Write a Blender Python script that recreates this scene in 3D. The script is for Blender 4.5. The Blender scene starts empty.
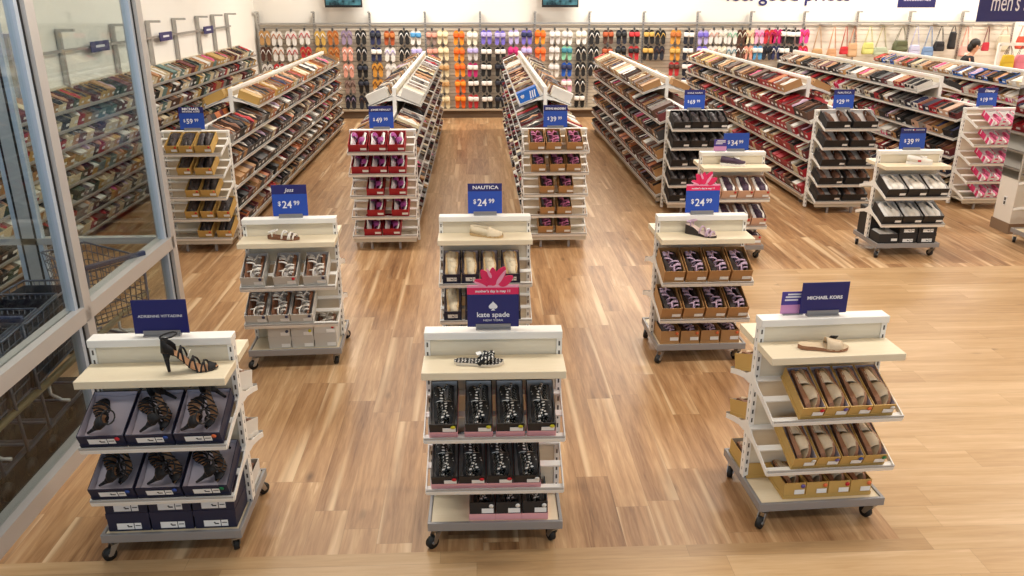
import bpy, bmesh, math, random
from mathutils import Matrix, Vector
random.seed(7)
C = bpy.context.scene.collection
PI = math.pi
T = Matrix.Translation
def RX(a): return Matrix.Rotation(a, 4, 'X')
def RY(a): return Matrix.Rotation(a, 4, 'Y')
def RZ(a): return Matrix.Rotation(a, 4, 'Z')
ORD = ['first','second','third','fourth','fifth','sixth','seventh','eighth','ninth','tenth','eleventh','twelfth','thirteenth','fourteenth','fifteenth','sixteenth','seventeenth','eighteenth','nineteenth','twentieth']
ORD += ['twenty-'+o for o in ORD[:9]] + ['thirtieth'] + ['thirty-'+o for o in ORD[:9]] + ['fortieth'] + ['forty-'+o for o in ORD[:9]] + ['fiftieth'] + ['fifty-'+o for o in ORD[:9]] + ['sixtieth']

# ------------------------------------------------------------------ materials
def lin(c):
    out = []
    for v in c:
        v /= 255.0
        out.append(v/12.92 if v <= .04045 else ((v+.055)/1.055)**2.4)
    return (*out, 1)
MATS = {}
def mat(name, rgb, rough=.5, metal=0, emit=None, spec=.5, alpha=None):
    if name in MATS: return MATS[name]
    m = bpy.data.materials.new(name); m.use_nodes = True
    b = m.node_tree.nodes['Principled BSDF']
    b.inputs['Base Color'].default_value = lin(rgb)
    b.inputs['Roughness'].default_value = rough
    b.inputs['Metallic'].default_value = metal
    b.inputs['Specular IOR Level'].default_value = spec
    if emit:
        b.inputs['Emission Color'].default_value = lin(rgb); b.inputs['Emission Strength'].default_value = emit
    MATS[name] = m
    return m
def noisy(name, c1, c2, scale=(1,1,1), rough=.5, detail=3, nscale=8):
    m = mat(name, c1, rough)
    nt = m.node_tree; N = nt.nodes; L = nt.links
    tc = N.new('ShaderNodeTexCoord'); mp = N.new('ShaderNodeMapping'); mp.inputs['Scale'].default_value = scale
    no = N.new('ShaderNodeTexNoise'); no.inputs['Scale'].default_value = nscale; no.inputs['Detail'].default_value = detail
    mx = N.new('ShaderNodeMix'); mx.data_type = 'RGBA'
    mx.inputs[6].default_value = lin(c1); mx.inputs[7].default_value = lin(c2)
    L.new(tc.outputs['Object'], mp.inputs['Vector']); L.new(mp.outputs['Vector'], no.inputs['Vector'])
    L.new(no.outputs['Fac'], mx.inputs[0]); L.new(mx.outputs[2], N['Principled BSDF'].inputs['Base Color'])
    return m
def dotted(name, base, dot, scale=55, r=.28):
    m = mat(name, base, .6)
    nt = m.node_tree; N = nt.nodes; L = nt.links
    tc = N.new('ShaderNodeTexCoord'); vo = N.new('ShaderNodeTexVoronoi'); vo.voronoi_dimensions='2D'; vo.inputs['Scale'].default_value = scale; vo.inputs['Randomness'].default_value = .25
    ma = N.new('ShaderNodeMath'); ma.operation = 'LESS_THAN'; ma.inputs[1].default_value = r
    mx = N.new('ShaderNodeMix'); mx.data_type = 'RGBA'; mx.inputs[6].default_value = lin(base); mx.inputs[7].default_value = lin(dot)
    L.new(tc.outputs['Object'], vo.inputs['Vector']); L.new(vo.outputs['Distance'], ma.inputs[0]); L.new(ma.outputs[0], mx.inputs[0])
    L.new(mx.outputs[2], N['Principled BSDF'].inputs['Base Color'])
    return m
WHITE = mat('white_powder_coat', (240,238,232), .35)
LAM = noisy('maple_laminate', (236,224,198), (226,211,180), (1.2,14,14), .4)
PANEL = noisy('pale_ash_panel', (231,222,202), (218,206,182), (1.5,10,10), .5)
GREY = mat('grey_steel', (150,149,150), .4, .3)
SILVER = mat('satin_aluminium', (185,183,180), .35, .8)
CHROME = mat('zinc_steel', (175,172,168), .3, .9)
RUBBER = mat('black_rubber', (22,22,22), .6)
SLOT=mat('slot_dark',(84,80,76),.7)
LIP = mat('grey_price_channel', (176,174,172), .3)
PAPER = mat('white_paper', (240,240,238), .7)
PRINT = mat('black_ink', (30,30,32), .7)
NAVY = mat('sign_navy', (36,36,104), .35)
BLUE = mat('sign_blue', (40,78,176), .35)
PALEINK = mat('sign_white_ink', (240,240,245), .5)
HOTPINK = mat('hot_pink_card', (226,36,92), .5)
PALEPINK = mat('pale_pink_card', (240,160,188), .5)
TISSUE = noisy('tissue', (212,206,198), (190,182,172), (1,1,1), .8, 3, 14)
LAVTIS = mat('lavender_tissue', (205,196,206), .7)
STIFF = mat('paper_stuffing', (216,190,150), .8)
BOXC = {'navy':(30,32,58),'black':(33,31,32),'gold':(198,160,90),'kraft':(178,134,86),'red':(164,30,42),'white':(222,218,210),'pale grey':(206,203,196),
 'grey':(142,137,132),'brown':(88,60,46),'orange-brown':(186,108,62),'maroon':(104,40,44),'cream':(224,208,174),'pink':(232,96,140),'blue':(30,104,196),
 'teal':(104,132,128),'dark green':(56,78,60),'pinkish tan':(206,166,140),'charcoal':(70,68,70)}
def boxm(c):
    if c=='pink': return dotted('cardboard_pink',(222,56,114),(246,222,230),14,.30)
    return mat('cardboard_'+c.replace(' ','_'), BOXC[c], .55)

# ------------------------------------------------------------------ mesh builder
class MB:
    def __init__(s): s.v=[]; s.f=[]; s.m=[]; s.sm=[]
    def add(s, vs, fs, mi=0, M=None, smooth=False):
        o = len(s.v)
        s.v += [tuple(M @ Vector(p)) for p in vs] if M is not None else [tuple(p) for p in vs]
        for k, f in enumerate(fs):
            s.f.append(tuple(i+o for i in f)); s.m.append(mi[k] if isinstance(mi,(list,tuple)) else mi); s.sm.append(smooth)
        return s
    def box(s, x0,x1,y0,y1,z0,z1, mi=0, M=None):
        vs=[(x,y,z) for z in (z0,z1) for y in (y0,y1) for x in (x0,x1)]
        return s.add(vs, [(0,2,3,1),(4,5,7,6),(0,1,5,4),(2,6,7,3),(0,4,6,2),(1,3,7,5)], mi, M)
    def prism(s, pts, a, b, mi=0, M=None, axis='x'):
        n=len(pts)
        if axis=='x': vs=[(a,p,q) for p,q in pts]+[(b,p,q) for p,q in pts]
        elif axis=='y': vs=[(p,a,q) for p,q in pts]+[(p,b,q) for p,q in pts]
        else: vs=[(p,q,a) for p,q in pts]+[(p,q,b) for p,q in pts]
        return s.add(vs, [tuple(range(n))[::-1], tuple(range(n,2*n))]+[(i,(i+1)%n,n+(i+1)%n,n+i) for i in range(n)], mi, M)
    def tube(s, pts, r, n=6, mi=0, M=None, close=False, cap=True):
        pts=[Vector(p) for p in pts]; k=len(pts); vs=[]
        up=Vector((0,0,1))
        for i,p in enumerate(pts):
            if close: d=pts[(i+1)%k]-pts[i-1]
            else: d=pts[min(i+1,k-1)]-pts[max(i-1,0)]
            d.normalize(); u=d.cross(up)
            if u.length<1e-3: u=d.cross(Vector((1,0,0)))
            u.normalize(); w=u.cross(d)
            rr=r[i] if isinstance(r,(list,tuple)) else r
            for j in range(n):
                a=2*PI*j/n; vs.append(p+u*math.cos(a)*rr+w*math.sin(a)*rr)
        fs=[(i*n+j, i*n+(j+1)%n, ((i+1)%k)*n+(j+1)%n, ((i+1)%k)*n+j) for i in range(k if close else k-1) for j in range(n)]
        if not close and cap: fs += [tuple(range(n))[::-1], tuple(range((k-1)*n,k*n))]
        return s.add(vs, fs, mi, M, True)
    def cyl(s, p, q, r, n=10, mi=0, M=None): return s.tube([p,q], r, n, mi, M)
    def ell(s, c, r, n=10, k=6, mi=0, M=None):
        vs=[(c[0],c[1],c[2]-r[2])]
        for i in range(1,k):
            t=-PI/2+PI*i/k
            for j in range(n):
                a=2*PI*j/n; vs.append((c[0]+r[0]*math.cos(t)*math.cos(a), c[1]+r[1]*math.cos(t)*math.sin(a), c[2]+r[2]*math.sin(t)))
        vs.append((c[0],c[1],c[2]+r[2])); e=len(vs)-1
        fs=[(0,1+(j+1)%n,1+j) for j in range(n)]
        for i in range(k-2):
            for j in range(n): fs.append((1+i*n+j,1+i*n+(j+1)%n,1+(i+1)*n+(j+1)%n,1+(i+1)*n+j))
        fs+=[(e,1+(k-2)*n+j,1+(k-2)*n+(j+1)%n) for j in range(n)]
        return s.add(vs, fs, mi, M, True)
    def mesh(s, name, mats, fix=True):
        me=bpy.data.meshes.new(name); me.from_pydata(s.v,[],s.f)
        for m in (mats if isinstance(mats,(list,tuple)) else [mats]): me.materials.append(m)
        me.polygons.foreach_set('material_index', s.m); me.polygons.foreach_set('use_smooth', s.sm)
        if fix:
            bm=bmesh.new(); bm.from_mesh(me); bmesh.ops.recalc_face_normals(bm, faces=bm.faces); bm.to_mesh(me); bm.free()
        me.update(); return me
    def build(s, name, mats, parent=None, M=None, bevel=0, fix=True):
        return link(name, s.mesh(name, mats, fix), parent, M, bevel)
def link(name, data, parent=None, M=None, bevel=0):
    o=bpy.data.objects.new(name, data); C.objects.link(o)
    if parent is not None: o.parent=parent
    if M is not None: o.matrix_basis=M
    if bevel:
        b=o.modifiers.new('bevel','BEVEL'); b.width=bevel; b.segments=2; b.limit_method='ANGLE'
    return o
def tag(o, label, cat, group=None):
    o['label']=label; o['category']=cat
    if group: o['group']=group
    return o
def struct(o): o['kind']='structure'; return o
def empty(name, M=None):
    o=link(name, None, None, M); o.empty_display_size=.05; return o
KIDS = {}
def kids(o):
    return [c for c in o.children]
def dup(root, M, label=None, group=None):
    c=root.copy(); C.objects.link(c); c.matrix_basis=M
    if label: c['label']=label
    if group: c['group']=group
    for ch in root.children:
        d=ch.copy(); C.objects.link(d); d.parent=c
        for g in ch.children:
            e=g.copy(); C.objects.link(e); e.parent=d
    return c
class Proto:
    """first use places the built thing itself, later uses copy it with its parts"""
    def __init__(s, root): s.root=root; s.used=False
    def place(s, M, label, group=None):
        if not s.used:
            s.used=True; o=s.root; o.matrix_basis=M; o['label']=label
            if group: o['group']=group
            return o
        return dup(s.root, M, label, group)
def text(items, name, material, parent, M=None, extrude=.0006):
    """items: (string, size, x, z, align[, xscale, shear]); lettering standing in the XZ plane, facing -Y, as one mesh"""
    mb=MB()
    for it in items:
        st,size,x,z,al=it[:5]; xs=it[5] if len(it)>5 else 1; sh=it[6] if len(it)>6 else 0; off=it[7] if len(it)>7 else 0
        cu=bpy.data.curves.new('t','FONT'); cu.body=st; cu.size=size; cu.align_x=al; cu.extrude=extrude; cu.shear=sh; cu.offset=off; cu.resolution_u=3
        ob=bpy.data.objects.new('t',cu); C.objects.link(ob)
        bpy.context.view_layer.update()
        me=bpy.data.meshes.new_from_object(ob.evaluated_get(bpy.context.evaluated_depsgraph_get()))
        mb.add([(v.co.x*xs+x, -v.co.z, v.co.y+z) for v in me.vertices], [tuple(p.vertices) for p in me.polygons])
        bpy.data.objects.remove(ob); bpy.data.meshes.remove(me); bpy.data.curves.remove(cu)
    return mb.build(name, material, parent, M)

LE=100; WE=.8; EXPO=-.20
# ------------------------------------------------------------------ camera
cam=bpy.data.cameras.new('camera'); co=bpy.data.objects.new('camera',cam); C.objects.link(co)
cam.sensor_width=36; cam.lens=806.7/1024*36; cam.clip_start=.05; cam.clip_end=200
co.location=(0,0,2.599); co.rotation_euler=(math.radians(90-20.288),0,-.0428)
bpy.context.scene.camera=co

# ------------------------------------------------------------------ floor
def floor_material():
    m=mat('oak_plank_floor',(180,130,80),.34); nt=m.node_tree; N=nt.nodes; L=nt.links; B=N['Principled BSDF']
    tc=N.new('ShaderNodeTexCoord'); sp=N.new('ShaderNodeSeparateXYZ'); L.new(tc.outputs['Object'], sp.inputs[0])
    def math_(op,a,b=None,c=None):
        n=N.new('ShaderNodeMath'); n.operation=op
        for i,v in enumerate((a,b,c)):
            if v is None: continue
            if isinstance(v,(int,float)): n.inputs[i].default_value=v
            else: L.new(v, n.inputs[i])
        return n.outputs[0]
    X,Y=sp.outputs[0],sp.outputs[1]
    def planks(u,v,w,l,cols,streak,grainy,pale):
        # u along the plank, v across it
        row=math_('FLOOR',math_('DIVIDE',v,w))
        wn=N.new('ShaderNodeTexWhiteNoise'); wn.noise_dimensions='1D'; L.new(row, wn.inputs['W'])
        uu=math_('ADD',math_('DIVIDE',u,l),math_('MULTIPLY',wn.outputs['Value'],7.3))
        col=math_('FLOOR',uu)
        cv=N.new('ShaderNodeCombineXYZ'); L.new(row,cv.inputs[0]); L.new(col,cv.inputs[1])
        w2=N.new('ShaderNodeTexWhiteNoise'); w2.noise_dimensions='2D'; L.new(cv.outputs[0], w2.inputs['Vector'])
        # grain: noise stretched along the plank, shifted for every plank
        g=N.new('ShaderNodeCombineXYZ')
        L.new(math_('ADD',math_('MULTIPLY',u,1.0),math_('MULTIPLY',w2.outputs['Value'],31.)),g.inputs[0])
        L.new(math_('MULTIPLY',v,13.),g.inputs[1]); L.new(math_('MULTIPLY',w2.outputs['Value'],17.),g.inputs[2])
        n1=N.new('ShaderNodeTexNoise'); n1.inputs['Scale'].default_value=1.25; n1.inputs['Detail'].default_value=5; n1.inputs['Distortion'].default_value=.5
        L.new(g.outputs[0],n1.inputs['Vector'])
        n2=N.new('ShaderNodeTexNoise'); n2.inputs['Scale'].default_value=5; n2.inputs['Distortion'].default_value=.8; n2.inputs['Detail'].default_value=4; L.new(g.outputs[0],n2.inputs['Vector'])
        f=math_('ADD',math_('MULTIPLY',math_('SUBTRACT',n1.outputs['Fac'],.5),streak),math_('MULTIPLY',math_('SUBTRACT',n2.outputs['Fac'],.5),grainy))
        f=math_('ADD',f,math_('ADD',.5,math_('MULTIPLY',math_('SUBTRACT',w2.outputs['Value'],.5),.36)))
        cr=N.new('ShaderNodeValToRGB'); L.new(f,cr.inputs[0]); e=cr.color_ramp.elements
        e[0].position=0; e[0].color=lin(cols[0]); e[1].position=1; e[1].color=lin(cols[-1])
        for k,cc in enumerate(cols[1:-1]): x=e.new((k+1)/(len(cols)-1)); x.color=lin(cc)
        # pale sapwood streaks running along some planks
        g2=N.new('ShaderNodeCombineXYZ'); L.new(math_('ADD',math_('MULTIPLY',u,.42),math_('MULTIPLY',w2.outputs['Value'],53.)),g2.inputs[0]); L.new(math_('MULTIPLY',v,10.5),g2.inputs[1]); L.new(math_('MULTIPLY',w2.outputs['Value'],29.),g2.inputs[2])
        n3=N.new('ShaderNodeTexNoise'); n3.inputs['Scale'].default_value=1.0; n3.inputs['Detail'].default_value=1.5; L.new(g2.outputs[0],n3.inputs['Vector'])
        sr=N.new('ShaderNodeMapRange'); sr.interpolation_type='SMOOTHSTEP'; L.new(n3.outputs['Fac'],sr.inputs[0]); sr.inputs[1].default_value=.57; sr.inputs[2].default_value=.74; sr.inputs[3].default_value=0; sr.inputs[4].default_value=.72*pale
        pm=N.new('ShaderNodeMix'); pm.data_type='RGBA'; L.new(sr.outputs[0],pm.inputs[0]); L.new(cr.outputs[0],pm.inputs[6]); pm.inputs[7].default_value=lin((234,206,166))
        # knots
        kn=N.new('ShaderNodeTexVoronoi'); kn.inputs['Scale'].default_value=1.0
        kv=N.new('ShaderNodeCombineXYZ'); L.new(math_('ADD',math_('MULTIPLY',u,1.3),math_('MULTIPLY',w2.outputs['Value'],9.)),kv.inputs[0]); L.new(math_('MULTIPLY',v,3.2),kv.inputs[1])
        L.new(kv.outputs[0],kn.inputs['Vector'])
        kd=N.new('ShaderNodeMapRange'); L.new(kn.outputs['Distance'],kd.inputs[0]); kd.inputs[1].default_value=.01; kd.inputs[2].default_value=.09; kd.inputs[3].default_value=.45; kd.inputs[4].default_value=1
        # seams
        fv=math_('FRACT',math_('DIVIDE',v,w)); fu=math_('FRACT',uu)
        dv=math_('MULTIPLY',math_('MINIMUM',fv,math_('SUBTRACT',1,fv)),w); du=math_('MULTIPLY',math_('MINIMUM',fu,math_('SUBTRACT',1,fu)),l)
        sm=math_('GREATER_THAN',math_('MINIMUM',dv,du),.0011)
        k=math_('MULTIPLY',kd.outputs[0],math_('ADD',.72,math_('MULTIPLY',sm,.28)))
        mx=N.new('ShaderNodeMix'); mx.data_type='RGBA'; mx.blend_type='MULTIPLY'; mx.inputs[0].default_value=1
        L.new(pm.outputs[2],mx.inputs[6]); cb=N.new('ShaderNodeCombineColor')
        for i in range(3): L.new(k,cb.inputs[i])
        L.new(cb.outputs[0],mx.inputs[7])
        return mx.outputs[2]
    a=planks(Y,X,.178,1.22,FLOOR_A,1.1,.7,1.0)
    b=planks(X,Y,.178,1.22,FLOOR_B,.8,.55,.35)
    front=math_('LESS_THAN',Y,3.293)
    walk=math_('MULTIPLY',math_('GREATER_THAN',X,2.1),math_('LESS_THAN',Y,7.45))
    mask=math_('MAXIMUM',front,walk)
    mx=N.new('ShaderNodeMix'); mx.data_type='RGBA'; L.new(mask,mx.inputs[0]); L.new(a,mx.inputs[6]); L.new(b,mx.inputs[7])
    L.new(mx.outputs[2],B.inputs['Base Color']); B.inputs['Specular IOR Level'].default_value=.35
    return m
FLOOR_A=[(118,84,56),(152,113,77),(176,136,96),(194,156,114),(222,190,150)]
FLOOR_B=[(156,122,86),(176,142,102),(190,156,114),(200,168,128),(216,186,148)]
RXW=13.0; BY=17.95; LXW=-4.6; FY=-2.0; CZ=3.9
struct(MB().box(-8,RXW,FY,BY+.1,-.1,0).build('floor', floor_material()))
PLASTER=noisy('warm_plaster',(252,248,240),(249,244,234),(1,1,1),.8,2,2)
CEILM=mat('ceiling_tile',(236,232,224),.8)
struct(MB().box(LXW-.1,RXW+.1,BY,BY+.12,0,CZ).build('wall_back',PLASTER))
struct(MB().box(LXW-.12,LXW,6.2,BY,0,CZ).build('wall_left',PLASTER))
struct(MB().box(RXW,RXW+.12,FY,BY,0,CZ).build('wall_right',PLASTER))
struct(MB().box(-8,RXW+.1,FY,BY+.1,CZ,CZ+.1).build('ceiling',CEILM))
struct(MB().box(LXW,LXW+.015,6.3,BY-.5,0,.1).build('baseboard_left',mat('brown_base',(120,98,78),.6)))

# ------------------------------------------------------------------ fixtures
TILT=math.radians(23)
def shelf_z(d, zf, df): return zf+(df-d)*math.tan(TILT)   # height of the raked shelf at distance d in front of the upright plane
def shelf_mesh(L, df, zf, solid=False, db=.02):
    mb=MB(); M=T((0,-df,zf))@RX(TILT); run=(df-db)/math.cos(TILT); h=L/2
    if solid: mb.box(-h,h,0,run,-.008,0,0,M)
    else:
        for a,b in ((0,.03),(.45*run,.45*run+.032),(run-.03,run)): mb.box(-h,h,a,b,-.010,0,0,M)
    mb.box(-h,h,-.010,.0,-.018,.006,0,M)          # white front rail
    mb.box(-h,h,-.008,-.003,.006,.020,1,M)        # grey price channel above it
    return mb
def bracket_mesh(x, df, zf, t=.006):
    zb=shelf_z(0,zf,df)
    up=[(-df,zf+.012),(-df*.62,zf+.012+.36*df*.42),(-df*.3,shelf_z(df*.3,zf,df)-.004),(0,zb+.012)]
    lo=[(0,zb-.06),(-df*.14,zb-.072),(-df*.34,shelf_z(df*.34,zf,df)-.034),(-df*.68,shelf_z(df*.68,zf,df)-.022),(-df,zf-.016)]
    return MB().prism(up[::1]+lo, x-t/2, x+t/2)
def caster(parent, x, y, z0, turn):
    M=T((x,y,0))@RZ(turn)
    m=MB().box(-.022,.022,-.022,.022,z0-.006,z0,0).cyl((0,0,z0-.02),(0,0,z0),.010,8,0)
    m.prism([(-.018,z0-.018),(.018,z0-.018),(.040,.030),(.020,.026)],-.020,-.016,0).prism([(-.018,z0-.018),(.018,z0-.018),(.040,.030),(.020,.026)],.016,.020,0)
    m.box(-.020,.020,-.018,.018,z0-.022,z0-.016,0)
    o=m.build('caster',CHROME,parent,M)
    w=MB().cyl((-.013,.03,.032),(.013,.03,.032),.032,16,0).cyl((-.017,.03,.032),(.017,.03,.032),.010,8,1)
    w.build('wheel',[RUBBER,CHROME],o)
def upright_mesh(x, z0, z1, wx=.026, wy=.05):
    m=MB().box(x-wx/2,x+wx/2,-wy/2,wy/2,z0,z1,0)
    z=z0+.03
    while z<z1-.03:
        for sy in (-1,1): m.box(x-.004,x+.004,sy*wy/2-.0008,sy*wy/2+.0008,z,z+.024,1)
        for sx in (-1,1):
            for yy in (0,): m.box(x+sx*wx/2-.0008,x+sx*wx/2+.0008,yy-.002,yy+.002,z,z+.018,1)
        z+=.05
    return m
W2=.3315
def make_table():
    r=empty('display_table'); tag(r,'','display table','rolling shoe display tables')
    m=MB()
    for x0,x1,y0,y1 in ((-W2,W2,-.271,-.255),(-W2,W2,.255,.271),(-W2,-W2+.016,-.255,.255),(W2-.016,W2,-.255,.255)): m.box(x0,x1,y0,y1,.105,.151)
    m.box(-W2+.016,W2-.016,-.255,.255,.105,.112)
    dk=m.build('base_frame',GREY,r,None,.002)
    MB().box(-W2+.017,W2-.017,-.254,.254,.113,.142).build('base_deck',LAM,r)
    for sx in (-1,1): upright_mesh(sx*.318,.105,1.03).build('upright',[WHITE,SLOT],r)
    MB().box(-W2,W2,-.042,.042,1.028,1.066).build('top_cap',WHITE,r,None,.004)
    MB().box(-.304,.304,-.018,.018,.15,1.027).build('back_panel',PANEL,r)
    for sy in (-1,1):
        y0,y1=sorted((sy*.027,sy*.221))
        MB().box(-.336,.336,y0,y1,.904,.942).build('tabletop',LAM,r,None,.003)
        R=RZ(0 if sy<0 else PI)
        for zf in (.633,.352):
            s=shelf_mesh(.655,.292,zf).build('shelf',[WHITE,LIP],r,R)
            for sx in (-1,1): bracket_mesh(sx*.329,.292,zf).build('shelf_bracket',WHITE,s)
    for x,y,a in ((-.29,-.235,2.3),(.29,-.235,.4),(-.29,.235,2.6),(.29,.235,-.6)): caster(r,x,y,.105,a)
    return r
TABLES={}
TP=Proto(make_table())
for key,X,Y,a,name,label in (
 ('L',-1.505,3.566,.018,'front left table','white rolling table with navy boxes of black strappy heels, front left'),
 ('C',.063,3.58,-.012,'front middle table','white rolling table with polka dot sandals in black and pink boxes, front middle'),
 ('R',1.722,3.684,.047,'front right table','white rolling table with gold boxes of beige slides, front right'),
 ('2L',-1.356,5.668,.04,'second-row left table','white rolling table with pale grey boxes of white strap sandals'),
 ('2C',.045,5.678,-.004,'second-row middle table','white rolling table with a beige slip-on on top, navy boxes below'),
 ('2R',1.624,5.634,.012,'second-row right table','white rolling table with kraft boxes of lilac sandals'),
 ('34',2.578,8.033,-.01,'tan-box table','white rolling table under the $34.99 sign'),
 ('39',4.412,8.03,.0,'white-sneaker table','white rolling table with black boxes of white sneakers'),
 ('RE',6.17,8.03,0,'red-box table','white rolling table with red boxes at the right picture edge')):
    M=T((X,Y,0))@RZ(a); TP.place(M,label); TABLES[key]=(M,name)

def make_rack():
    r=empty('end_rack'); tag(r,'','end rack','shelf racks closing the aisle ends')
    MB().box(-.34,.34,-.01,.012,.12,1.215).build('back_panel',PANEL,r)
    MB().box(-.347,.347,-.032,.03,1.205,1.228).build('top_rail',WHITE,r,None,.003)
    for sx in (-1,1): upright_mesh(sx*.333,.02,1.205,.026,.045).build('upright',[WHITE,SLOT],r)
    for zf in (1.035,.81,.58,.355,.148):
        s=shelf_mesh(.668,.31,zf).build('shelf',[WHITE,LIP],r)
        for sx in (-1,1): bracket_mesh(sx*.337,.31,zf).build('shelf_bracket',WHITE,s)
    MB().box(-.33,.33,-.30,-.285,.085,.13).box(-.33,.33,-.285,-.02,.11,.118).build('base_shelf',mat('greige_steel',(196,186,168),.5),r)
    for sx in (-1,1): MB().box(sx*.15-.012,sx*.15+.012,-.27,-.245,0,.11).build('leg',GREY,r)
    return r
RACKS={}
RP=Proto(make_rack())
for key,X,Y,price,label in (
 ('G1',-2.93,8.56,'$59.99','white end rack with gold boxes under the $59.99 sign'),
 ('G2',-.99,8.56,'$49.99','white end rack with red boxes under the $49.99 sign'),
 ('G3',.815,8.56,'$39.99','white end rack with brown boxes under the middle $39.99 sign'),
 ('G4',2.65,9.86,'$69.99','white end rack with black boxes under the $69.99 sign'),
 ('G5',4.47,9.81,'$29.99','white end rack with wide black boxes under the $29.99 sign'),
 ('G6',6.39,9.91,'$19.99','white end rack with pink boxes of tiny pink shoes')):
    M=T((X,Y,0)); RP.place(M,label); RACKS[key]=(M,price)

# ------------------------------------------------------------------ long aisle racks
LEV=[.13,.345,.58,.815,1.05]; TOPLEV=1.285; HD=.31
def gondola(key, xc, y0, yt, y1, yaw, label, sides):
    M=T((xc,y0,0))@RZ(yaw); r=empty('aisle_rack',M); tag(r,label,'aisle rack','long aisle racks of shoe boxes')
    L=y1-y0; Lt=y1-yt; a=yt-y0
    MB().box(-.012,.012,0,L,.1,1.20).box(-.012,.012,a,L,1.20,1.47).build('centre_panel',PANEL,r)
    MB().box(-.026,.026,0,a-.03,1.195,1.225).box(-.026,.026,a,L,1.465,1.495).build('top_rail',WHITE,r)
    n=max(1,round(Lt/1.2)); ys=[0]+[a+k*Lt/n for k in range(n+1)]
    for k,y in enumerate(ys): MB().box(-.022,.022,y-.016,y+.016,0,1.225 if k==0 else 1.497).build('post',WHITE,r)
    MB().box(-HD+.02,HD-.02,0,L,.06,.11).build('base_plinth',mat('greige_steel',(196,186,168),.5),r)
    for sx in sides:
        for zf in LEV+[TOPLEV]:
            l0=a if zf==TOPLEV else 0; ln=L-l0
            S=T((0,l0+ln/2,0))@RZ(PI/2*sx)
            s=shelf_mesh(ln,HD,zf,True).build('shelf',[WHITE,LIP],r,S)
            for e in (-1,1): bracket_mesh(e*(ln/2-.004),HD,zf,.008).build('shelf_bracket',WHITE,s)
    for y in (.2,L/2,L-.2):
        MB().box(-HD+.05,-HD+.08,y-.015,y+.015,0,.06).box(HD-.08,HD-.05,y-.015,y+.015,0,.06).build('foot',GREY,r)
    return M,L,a
GON={}
for key,xc,y0,yt,y1,yaw,label,sides in (
 ('G1',-2.93,8.72,9.95,16.15,.0,'long aisle rack of shoe boxes behind the gold-box end rack',(1,-1)),
 ('G2',-.99,8.72,9.95,16.15,.0,'long aisle rack of shoe boxes behind the red-box end rack',(1,-1)),
 ('G3',.83,8.72,9.95,16.15,.0,'long aisle rack of shoe boxes behind the brown-box end rack',(1,-1)),
 ('G4',2.57,9.98,11.08,16.0,.0,'long aisle rack of brown shoe boxes behind the black-box end rack',(1,-1)),
 ('G5',4.45,9.93,10.95,16.6,-.012,'long aisle rack with many red boxes behind the wide-box end rack',(1,-1)),
 ('G6',6.36,10.03,11.05,16.2,.02,'long aisle rack of mixed boxes behind the pink-box end rack',(1,-1)),
 ('G7',8.05,10.2,10.9,16.0,.0,'long aisle rack of mixed boxes farthest right',(1,-1))):
    GON[key]=gondola(key,xc,y0,yt,y1,yaw,label,sides)

# ------------------------------------------------------------------ shoe boxes
def open_box_mesh(w,d,h,mb=None,mo=0,mi_=1,M=None,t=.004):
    mb=mb or MB()
    o=[(x,y,z) for z in (0,h) for x,y in ((-w/2,0),(w/2,0),(w/2,d),(-w/2,d))]
    i=[(x,y,z) for z in (t,h) for x,y in ((-w/2+t,t),(w/2-t,t),(w/2-t,d-t),(-w/2+t,d-t))]
    f=[(3,2,1,0)]+[(k,(k+1)%4,4+(k+1)%4,4+k) for k in range(4)]+[(8,9,10,11)]+[(8+(k+1)%4,8+k,12+k,12+(k+1)%4) for k in range(4)]+[(4+k,4+(k+1)%4,12+(k+1)%4,12+k) for k in range(4)]
    mb.add(o+i,f,[mo]*5+[mi_]*5+[mo]*4,M); return mb
def lid_mesh(w,d,z0,h,mb=None,mo=0,M=None):
    mb=mb or MB(); e=.0025
    mb.box(-w/2-e,w/2+e,-e,d+e,z0,z0+h,mo,M); return mb
BOXP={}
STK={'yellow':(214,206,40),'red':(206,30,44),'blue':(50,84,170),'green':(30,130,80),'orange':(240,120,70),'white':(235,235,230),'purple':(110,90,160),'navy':(40,44,80)}
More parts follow.
